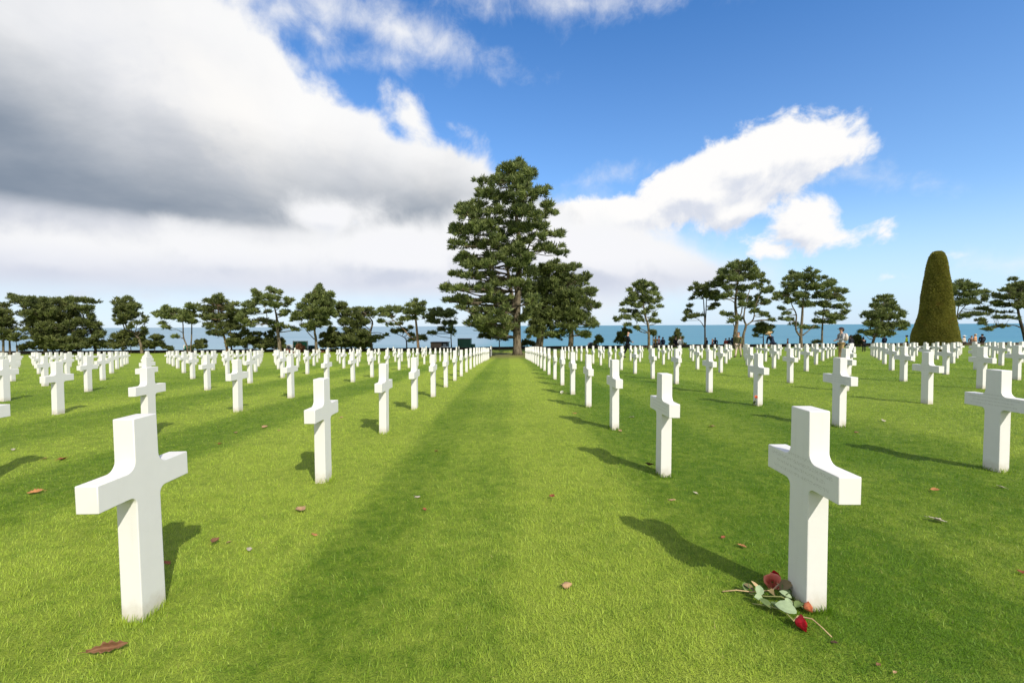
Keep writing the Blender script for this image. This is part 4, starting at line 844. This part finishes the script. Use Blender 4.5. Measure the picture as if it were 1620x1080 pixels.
# ---------------------------------------------------------------- roses
def petal_mat(name, a, b):
    m, t, o = material(name); tc = t.new('ShaderNodeTexCoord').outputs['Object']; n = t.noise(tc, 45, 4, .6)
    d = t.new('ShaderNodeBsdfPrincipled'); c = t.mix(n, a, b); t.l.new(c, d.inputs['Base Color']); d.inputs['Roughness'].default_value = .55; d.inputs['Specular IOR Level'].default_value = .2
    tr = t.new('ShaderNodeBsdfTranslucent'); t.l.new(c, tr.inputs[0]); mx = t.new('ShaderNodeMixShader'); mx.inputs[0].default_value = .2; t.l.new(d.outputs[0], mx.inputs[1]); t.l.new(tr.outputs[0], mx.inputs[2]); t.l.new(mx.outputs[0], o.inputs[0]); return m
M_ROSE = petal_mat('red_petals', (.36, .006, .012), (.62, .02, .035)); M_OROSE = petal_mat('orange_petals', (.72, .17, .06), (.85, .32, .16)); M_PROSE = petal_mat('pink_petals', (.75, .16, .13), (.85, .42, .28))
M_STEM = leaf_mat('rose_stem', (.20, .21, .07)); M_DRY = leaf_mat('dry_stem', (.46, .33, .17)); M_RLEAF = leaf_mat('rose_leaf', (.12, .17, .055)); M_PALE = leaf_mat('pale_rose_leaf', (.25, .32, .18)); M_OLIVE = leaf_mat('wilted_rose_leaf', (.17, .13, .06))
def bloom(parent, c, axis, r, mat, rnd, core=None, n=20, squash=1.0):
    q = Vector(axis).to_track_quat('Z', 'Y').to_matrix(); mb = MB()
    for i in range(n):
        f = i / n; rad = r * (.25 + .75 * f); ang = i * 2.4; ht = r * (1.25 - .35 * f); vs = []; fs = []
        for a in range(6):
            for b in range(5):
                u = a / 5; v = b / 4; th = ang + (v - .5) * 1.7 * (1 - .25 * (u - .5) ** 2)
                rr = rad * (.30 + .70 * math.sin(u * 1.45)) * (1 + .12 * rnd.uniform(-1, 1) * u) + (r * .16 * f if a == 5 else 0)
                z = ht * u * (1 - .10 * (2 * v - 1) ** 2) - .1 * r
                vs.append(Vector(c) + q @ Vector((rr * math.cos(th), rr * math.sin(th) * squash, z)))
        for a in range(5):
            for b in range(4): fs.append((a*5+b, a*5+b+1, (a+1)*5+b+1, (a+1)*5+b))
        mb.add(vs, fs)
    return mb.build('bloom', mat, parent, True)
def rose_leaf(parent, c, dirv, ln, w, mat, bend=.25, up=(0, 0, 1), roll=0.0):
    f = Vector(dirv).normalized(); s = f.cross(Vector(up)).normalized(); nn = s.cross(f); s, nn = s * math.cos(roll) + nn * math.sin(roll), nn * math.cos(roll) - s * math.sin(roll); mb = MB(); vs = []; fs = []
    N, M = 10, 6
    for i in range(N):
        u = i / (N - 1); ww = w * math.sin(math.pi * min(1, .04 + u * .96)) ** .75 * (1 + .06 * (i % 2))
        for j in range(M + 1):
            v = (j / M - .5) * 2; vs.append(Vector(c) + f * ln * u + s * v * ww * .5 + nn * (bend * ln * (u - u * u) + abs(v) * ww * .16))
    for i in range(N - 1):
        for j in range(M): fs.append((i*(M+1)+j, i*(M+1)+j+1, (i+1)*(M+1)+j+1, (i+1)*(M+1)+j))
    mb.add(vs, fs); return mb.build('leaf', mat, parent, True)
def roses():
    rnd = random.Random(4); G = lambda px, py, h=0.0: onground(px, py) + Vector((0, 0, h))
    def stem(root, pts, r, mat):
        m = MB(); m.tube([p - root.location for p in pts], r, 7); return m.build('stem', mat, root, True)
    def rel(root, p): return p - root.location
    # red rose, in front
    b = G(1268, 993, .026); root = empty('rose', G(1268, 993)); tag(root, 'bright red rose lying in the grass nearest the camera', 'flower', 'roses laid at the cross')
    bloom(root, rel(root, b) + Vector((-.022, -.004, -.004)), (1.0, -.35, .15), .030, M_ROSE, rnd, squash=.8)
    stem(root, [b + Vector((-.03, 0, 0)), G(1262, 986, .03), G(1285, 995, .034), G(1300, 1004, .025), G(1316, 1013, .012)], .0022, M_DRY)
    stem(root, [b + Vector((-.028, .0, 0)), G(1240, 978, .03), G(1215, 968, .022), G(1190, 962, .016)], .0028, M_STEM)
    rose_leaf(root, rel(root, G(1260, 982, .030)), G(1226, 972) - G(1260, 982) + Vector((0, 0, .01)), .072, .050, M_PALE, .2, (.1, -.6, 1))
    rose_leaf(root, rel(root, G(1246, 973, .03)), Vector((.02, .03, .012)), .045, .028, M_PALE, .2, (.2, -.5, 1))
    rose_leaf(root, rel(root, G(1220, 970, .02)), Vector((-.01, .035, .004)), .06, .032, M_RLEAF, .15)
    rose_leaf(root, rel(root, G(1258, 972, .025)), Vector((.03, .02, .0)), .06, .03, M_RLEAF, .2)
    # orange rose against the shaft
    b = G(1281, 971, .022); root = empty('rose', G(1281, 971)); tag(root, 'orange rose lying against the foot of the cross', 'flower', 'roses laid at the cross')
    bloom(root, rel(root, b) + Vector((-.02, .002, 0)), (1, -.2, .2), .024, M_OROSE, rnd, squash=.75)
    stem(root, [b + Vector((-.022, 0, 0)), G(1258, 963, .026), G(1235, 956, .03), G(1210, 952, .022), G(1185, 947, .018)], .0026, M_STEM)
    rose_leaf(root, rel(root, G(1236, 956, .03)), Vector((.03, .012, .01)), .05, .026, M_RLEAF, .2); rose_leaf(root, rel(root, G(1252, 958, .03)), Vector((-.03, .02, .012)), .045, .024, M_PALE, .2, (0, -.5, 1))
    rose_leaf(root, rel(root, G(1207, 957, .02)), Vector((-.03, -.008, .012)), .046, .030, M_PALE, .3, (0, -.7, 1)); rose_leaf(root, rel(root, G(1200, 952, .024)), Vector((.012, .018, .016)), .044, .032, M_PALE, .2, (0, -.8, 1))
    rose_leaf(root, rel(root, G(1240, 964, .02)), Vector((.02, -.01, .0)), .045, .022, M_RLEAF, .2); rose_leaf(root, rel(root, G(1222, 960, .02)), Vector((-.004, -.03, .0)), .05, .026, M_RLEAF, .2)
    # faded pink rose behind
    b = G(1222, 926, .024); root = empty('rose', G(1222, 926)); tag(root, 'faded pink and orange rose lying in the shadow of the cross', 'flower', 'roses laid at the cross')
    bl = bloom(root, rel(root, b) + Vector((0, 0, -.012)), (-.35, -.75, .55), .031, M_PROSE, rnd, n=26); bloom(bl, rel(root, b) + Vector((.012, .01, .004)), (.3, -.7, .7), .020, M_ROSE, rnd)
    stem(root, [b + Vector((.004, -.004, -.01)), G(1232, 936, .03), G(1222, 944, .026), G(1190, 944, .022), G(1165, 940, .016), G(1143, 940, .010)], .0026, M_DRY)
    rose_leaf(root, rel(root, G(1233, 940, .026)), Vector((.012, -.012, .012)), .062, .044, M_OLIVE, .3, (0, -.7, 1)); rose_leaf(root, rel(root, G(1240, 947, .02)), Vector((.018, .012, .01)), .055, .04, M_RLEAF, .2, (0, -.5, 1))
    rose_leaf(root, rel(root, G(1205, 946, .024)), Vector((-.012, .03, .014)), .055, .018, M_DRY, .1); rose_leaf(root, rel(root, G(1193, 944, .022)), Vector((-.02, .018, .008)), .045, .03, M_OLIVE, .4); rose_leaf(root, rel(root, G(1180, 942, .02)), Vector((.01, .02, .01)), .04, .026, M_RLEAF, .4)
    rose_leaf(root, rel(root, G(1226, 949, .02)), Vector((-.018, -.006, .012)), .04, .03, M_OLIVE, .3, (0, -.6, 1))
roses()
def small_flowers():
    rnd = random.Random(9); c = CROSS_POS[(1, 1, 3)].location; base = Vector((c.x - .10, c.y - .07, 0)); base.z = gzf(base.x, base.y)
    root = empty('flower', base); tag(root, 'orange flower on a green stem leaning on a cross shaft', 'flower')
    m = MB(); m.tube([(0, 0, -.01), (.012, 0, .06), (.028, .0, .125)], .004, 6); m.build('stem', M_STEM, root, True)
    bloom(root, Vector((.028, -.005, .128)), (-.2, -.6, .7), .026, M_OROSE, rnd, n=12)
    for i, a in enumerate(((-.03, -.02, .03), (.03, -.03, .03), (-.01, -.03, .02))): rose_leaf(root, Vector((.008, 0, .03 + .012 * i)), a, .06, .03, M_RLEAF)
    p = onground(889, 623.5); root = empty('flower', p); tag(root, 'small white flower lying on the grass beside the right row', 'flower')
    bloom(root, Vector((0, 0, .02)), (-.3, -.6, .6), .032, petal_mat('white_petals', (.75, .72, .6), (.85, .84, .78)), rnd, n=12)
    m = MB(); m.tube([(0, .0, .02), (.05, .02, .02), (.10, .02, .012)], .004, 6); m.build('stem', M_STEM, root, True)
small_flowers()
# ---------------------------------------------------------------- sky with clouds (directions only), sun
SUN_H = Vector((.64, -1.08, 0)).normalized(); SUN_EL = R(39.3)
def make_world():
    w = bpy.data.worlds.new('World'); SC.world = w; w.use_nodes = True; t = NT(w.node_tree); t.n.clear()
    out = t.new('ShaderNodeOutputWorld')
    sky = t.new('ShaderNodeTexSky', sky_type='NISHITA'); sky.sun_disc = False; sky.sun_elevation = SUN_EL
    sky.sun_rotation = math.atan2(SUN_H.x, SUN_H.y); sky.air_density = 1.0; sky.dust_density = SKY_DUST; sky.ozone_density = 2.0; sky.altitude = 50
    d = t.new('ShaderNodeTexCoord').outputs['Generated']
    sep = t.new('ShaderNodeSeparateXYZ'); t.l.new(d, sep.inputs[0])
    az = t.math('ARCTAN2', sep.outputs[0], sep.outputs[1]); el = t.math('ARCSINE', sep.outputs[2])
    cb = t.new('ShaderNodeCombineXYZ'); t.l.new(az, cb.inputs[0]); t.l.new(el, cb.inputs[1]); p = cb.outputs[0]
    def ae(px, py):
        v = ray(px, py); return math.atan2(v.x, v.y), math.asin(v.z)
    def blob(vec, px, py, rx, ry, rot=0.0):
        a, e = ae(px, py); c, s = math.cos(R(rot)), math.sin(R(rot))
        ax, ex = ae(px + rx * c * .5, py + rx * s * .5); bx, fx = ae(px - rx * c * .5, py - rx * s * .5)
        ay, ey = ae(px - ry * s * .5, py + ry * c * .5); by, fy = ae(px + ry * s * .5, py - ry * c * .5)
        ra = math.hypot(ax - bx, ex - fx); rb = math.hypot(ay - by, ey - fy); th = math.atan2(ex - fx, ax - bx)
        n = t.new('ShaderNodeMapping', vector_type='TEXTURE'); t.l.new(vec, n.inputs['Vector'])
        n.inputs['Location'].default_value = (a, e, 0); n.inputs['Rotation'].default_value = (0, 0, th); n.inputs['Scale'].default_value = (ra, rb, 1)
        ln = t.vmath('LENGTH', n.outputs[0])
        return t.math('MULTIPLY', t.math('SUBTRACT', 1.0, ln), min(ra, rb))
    def field(vec, blobs):
        f = None
        for b in blobs:
            g = blob(vec, *b)
            f = g if f is None else t.math('SMOOTH_MAX', f, g, 0.03)
        return f
    def fbm(vec, scale, detail, rough, seed):
        return t.math('SUBTRACT', t.noise(t.vmath('ADD', vec, (seed, seed * .7, 0)), scale, detail, rough, 0.25), 0.5)
    BIG = [(60, 330, 640, 260, 12), (300, 180, 350, 200, 38), (560, 270, 230, 100, 32), (150, 60, 260, 160, 0), (690, 310, 125, 85, 30), (760, 350, 150, 80, 20), (700, 400, 190, 80, 5), (640, 430, 300, 90, 3),
           (250, 405, 620, 85, 2), (0, 400, 400, 75, 0), (715, 200, 40, 20, 20), (650, 185, 60, 40, 40), (60, -200, 520, 330, 0)]
    CUM = [(1280, 238, 105, 54, -16), (1190, 262, 140, 66, -24), (1090, 302, 120, 54, -24), (1000, 338, 110, 40, -18), (1335, 226, 56, 34, -10), (1170, 330, 80, 32, -22),
           (1272, 364, 74, 44, 6), (1335, 374, 44, 26, 6), (1222, 392, 46, 20, 0), (1402, 371, 28, 20, 8), (930, 360, 100, 50, 0), (1275, 334, 44, 26, 0),
           (1520, 403, 26, 7, 0), (1412, 438, 16, 6, 0)]
    BANK = [(520, 345, 110, 40, 0), (90, 412, 330, 62, 1), (380, 410, 300, 58, 2), (640, 415, 230, 72, -3), (800, 400, 170, 90, 0), (950, 420, 160, 80, 6), (300, 445, 620, 50, 0), (700, 460, 330, 60, 0), (1060, 420, 130, 40, 14)]
    WISP = [(640, 52, 120, 30, 18), (560, 26, 100, 30, 10), (440, 14, 80, 26, 0), (705, 76, 58, 15, 14), (500, 55, 44, 14, 30), (920, 6, 120, 18, 0), (820, 20, 50, 9, 0), (620, 95, 30, 7, 10), (545, 98, 30, 8, 0), (918, 288, 22, 4, -12), (1355, 276, 34, 6, 8), (1595, 418, 22, 4, 0)]
    VEIL = [(1000, 400, 220, 75, 14), (900, 440, 180, 90, 0), (1100, 420, 150, 40, 10), (1100, 440, 90, 30, 0)]
    LOW = [(120, 468, 60, 14, 0), (230, 468, 34, 11, 0), (20, 470, 40, 14, 0), (330, 478, 60, 10, 0), (1150, 440, 30, 9, 0), (1240, 470, 40, 8, 0)]
    def body(vec, blobs, amp, scale, seed, detail=9, rough=.56):
        return t.math('ADD', field(vec, blobs), t.math('MULTIPLY', fbm(vec, scale, detail, rough, seed), amp))
    up = t.vmath('ADD', p, (.012, .022, 0))
    # the great bank
    b0 = body(p, BIG, .15, 6.5, 1.3, 12, .6); aB = t.math('MULTIPLY', t.ramp(b0, -.006, .032), t.ramp(t.math('ADD', el, t.math('MULTIPLY', fbm(p, 2.4, 6, .55, 3.2), .05)), ae(300, 482)[1], ae(300, 428)[1], .10, 1))
    bU = body(t.vmath('ADD', p, (.02, .035, 0)), BIG, .15, 6.5, 1.3, 8, .55); eB = t.ramp(t.math('SUBTRACT', bU, b0), -.03, .045); n1 = fbm(p, 3.2, 7, .55, 4.1); n2 = fbm(t.vmath('MULTIPLY', p, (1, 2.2, 1)), 2.4, 6, .55, 9.2)
    dark = field(p, [(-20, 290, 320, 78, 3), (220, 322, 200, 30, 3), (400, 335, 140, 12, 3), (-60, 190, 180, 80, 10)])
    dk = t.ramp(t.math('ADD', dark, t.math('MULTIPLY', n2, .22)), -.14, .09)
    lowbank = t.ramp(el, ae(300, 350)[1], ae(300, 338)[1], 0, 1)
    dk = t.math('MULTIPLY', dk, t.ramp(t.math('ADD', el, t.math('MULTIPLY', n2, .05)), ae(300, 362)[1], ae(300, 335)[1], .25, 1))
    cB = t.mix(t.ramp(n1, -.22, .25), (.80, .82, .87), (1.0, .985, .965))
    cB = t.mix(t.math("MULTIPLY", eB, .24), cB, (.58, .61, .69))
    bS = body(t.vmath('ADD', p, (.006, .012, 0)), BIG, .15, 6.5, 1.3, 11, .6); eS = t.ramp(t.math('SUBTRACT', bS, b0), -.006, .014)
    cB = t.mix(t.math('MULTIPLY', eS, .20), cB, (.66, .69, .77))
    lav = t.ramp(t.math('ADD', el, t.math('MULTIPLY', n2, .10)), ae(400, 330)[1], ae(400, 400)[1])
    cB = t.mix(t.math('MULTIPLY', lav, .75), cB, (.68, .71, .82))
    rim = t.ramp(b0, .16, .02); cB = t.mix(t.math('MULTIPLY', rim, .75), cB, (1.0, 1.0, 1.0))
    cB = t.mix(dk, cB, (.215, .272, .355))
    # the fair-weather clouds
    c0 = body(p, CUM, .095, 11, 2.7, 12, .6); c1 = body(up, CUM, .095, 11, 2.7, 8, .55); aC = t.ramp(c0, -.002, .016)
    sh = t.ramp(t.math('SUBTRACT', c1, c0), -.008, .030)
    cC = t.mix(t.math('MULTIPLY', sh, .75), (1.02, 1.01, 1.0), (.60, .66, .80))
    # the nearer white bank under the great cloud, bright on top and thinning towards the horizon
    k0 = body(p, BANK, .085, 8, 7.7, 11, .58); k1 = body(up, BANK, .085, 8, 7.7, 7, .55)
    aK = t.math('MULTIPLY', t.ramp(k0, -.010, .035), t.ramp(t.math('ADD', el, t.math('MULTIPLY', n2, .03)), ae(300, 488)[1], ae(300, 430)[1], .22, 1))
    kd = t.ramp(t.math('SUBTRACT', k1, k0), -.012, .026)
    cK = t.mix(kd, (.95, .955, .985), (.66, .70, .80)); cK = t.mix(t.ramp(k0, .06, .015), cK, (.95, .955, .97))
    low = t.ramp(t.math('ADD', el, t.math('MULTIPLY', n2, .06)), ae(300, 385)[1], ae(300, 455)[1]); cK = t.mix(t.math('MULTIPLY', low, .7), cK, (.655, .70, .83))
    # thin veils
    v0 = body(t.vmath('MULTIPLY', p, (1, 1, 1)), VEIL, .14, 7, 6.6, 9, .62); aV = t.math('MULTIPLY', t.ramp(v0, -.02, .10), .80)
    l0 = body(p, LOW, .03, 22, 3.9); aL = t.math('MULTIPLY', t.ramp(l0, -.004, .02), .7)
    # unseen clouds behind and overhead, broadened and warmed to fill the shaded faces
    rest = t.math('MULTIPLY', t.ramp(t.noise(d, 2.1, 6, .6), .40, .58), t.math('MAXIMUM', t.ramp(sep.outputs[1], .1, -.25), t.ramp(el, .80, 1.0))); 
    hz = t.math('ADD', t.math('MULTIPLY', t.ramp(el, .24, .0), .62), t.math('MULTIPLY', t.ramp(el, .75, .05), .22))
    def bg(col, st):
        n = t.new('ShaderNodeBackground'); t.put(n.inputs[0], col if not isinstance(col, tuple) else (*col, 1)); n.inputs[1].default_value = st; return n.outputs[0]
    def over(f, a, b):
        n = t.new('ShaderNodeMixShader'); t.put(n.inputs[0], f); t.l.new(a, n.inputs[1]); t.l.new(b, n.inputs[2]); return n.outputs[0]
    hs = t.new('ShaderNodeHueSaturation'); hs.inputs['Saturation'].default_value = SKY_SAT; hs.inputs['Hue'].default_value = SKY_HUE; t.l.new(sky.outputs[0], hs.inputs['Color'])
    sh_ = bg(hs.outputs[0], SKY_STR)
    sh_ = over(hz, sh_, bg((.56, .76, 1.02), 1.0 * CLD))
    sh_ = over(aL, sh_, bg((.80, .84, .92), 1.0 * CLD))
    sh_ = over(aV, sh_, bg((.90, .92, .97), 1.0 * CLD))
    w0 = body(p, WISP, .10, 12, 5.1, 12, .64); aW = t.math('MULTIPLY', t.ramp(w0, -.022, .05), .93)
    sh_ = over(aW, sh_, bg((.97, .975, .99), 1.0 * CLD))
    sh_ = over(aC, sh_, bg(cC, 1.0 * CLD))
    sh_ = over(aB, sh_, bg(cB, 1.0 * CLD))
    sh_ = over(aK, sh_, bg(cK, 1.0 * CLD))
    sh_ = over(rest, sh_, bg((1.0, .93, .84), 1.2 * CLD))
    t.l.new(sh_, out.inputs[0])
    w.cycles.sampling_method = 'MANUAL'; w.cycles.sample_map_resolution = 1024
SKY_STR, SKY_SAT, SKY_HUE, SKY_DUST, CLD = 0.116, 1.34, 0.507, 0.25, 0.565
make_world()
sd = bpy.data.lights.new('sun', 'SUN'); sd.energy = 3.0; sd.angle = R(0.55); sd.color = (1.0, .945, .85)
so = bpy.data.objects.new('sun', sd); COL.objects.link(so)
so.rotation_euler = (SUN_H * math.cos(SUN_EL) + Vector((0, 0, math.sin(SUN_EL)))).to_track_quat('Z', 'Y').to_euler(); so.location = (20, -30, 30)
SC.view_settings.view_transform = 'Standard'; SC.view_settings.look = 'None'; SC.view_settings.exposure = 0.8; SC.view_settings.gamma = 1
SC.render.engine = 'CYCLES'; SC.cycles.max_bounces = 8; SC.cycles.diffuse_bounces = 5; SC.cycles.glossy_bounces = 2; SC.cycles.transmission_bounces = 4; SC.cycles.transparent_max_bounces = 8
SC.cycles.use_denoising = True; SC.cycles.sample_clamp_indirect = 4
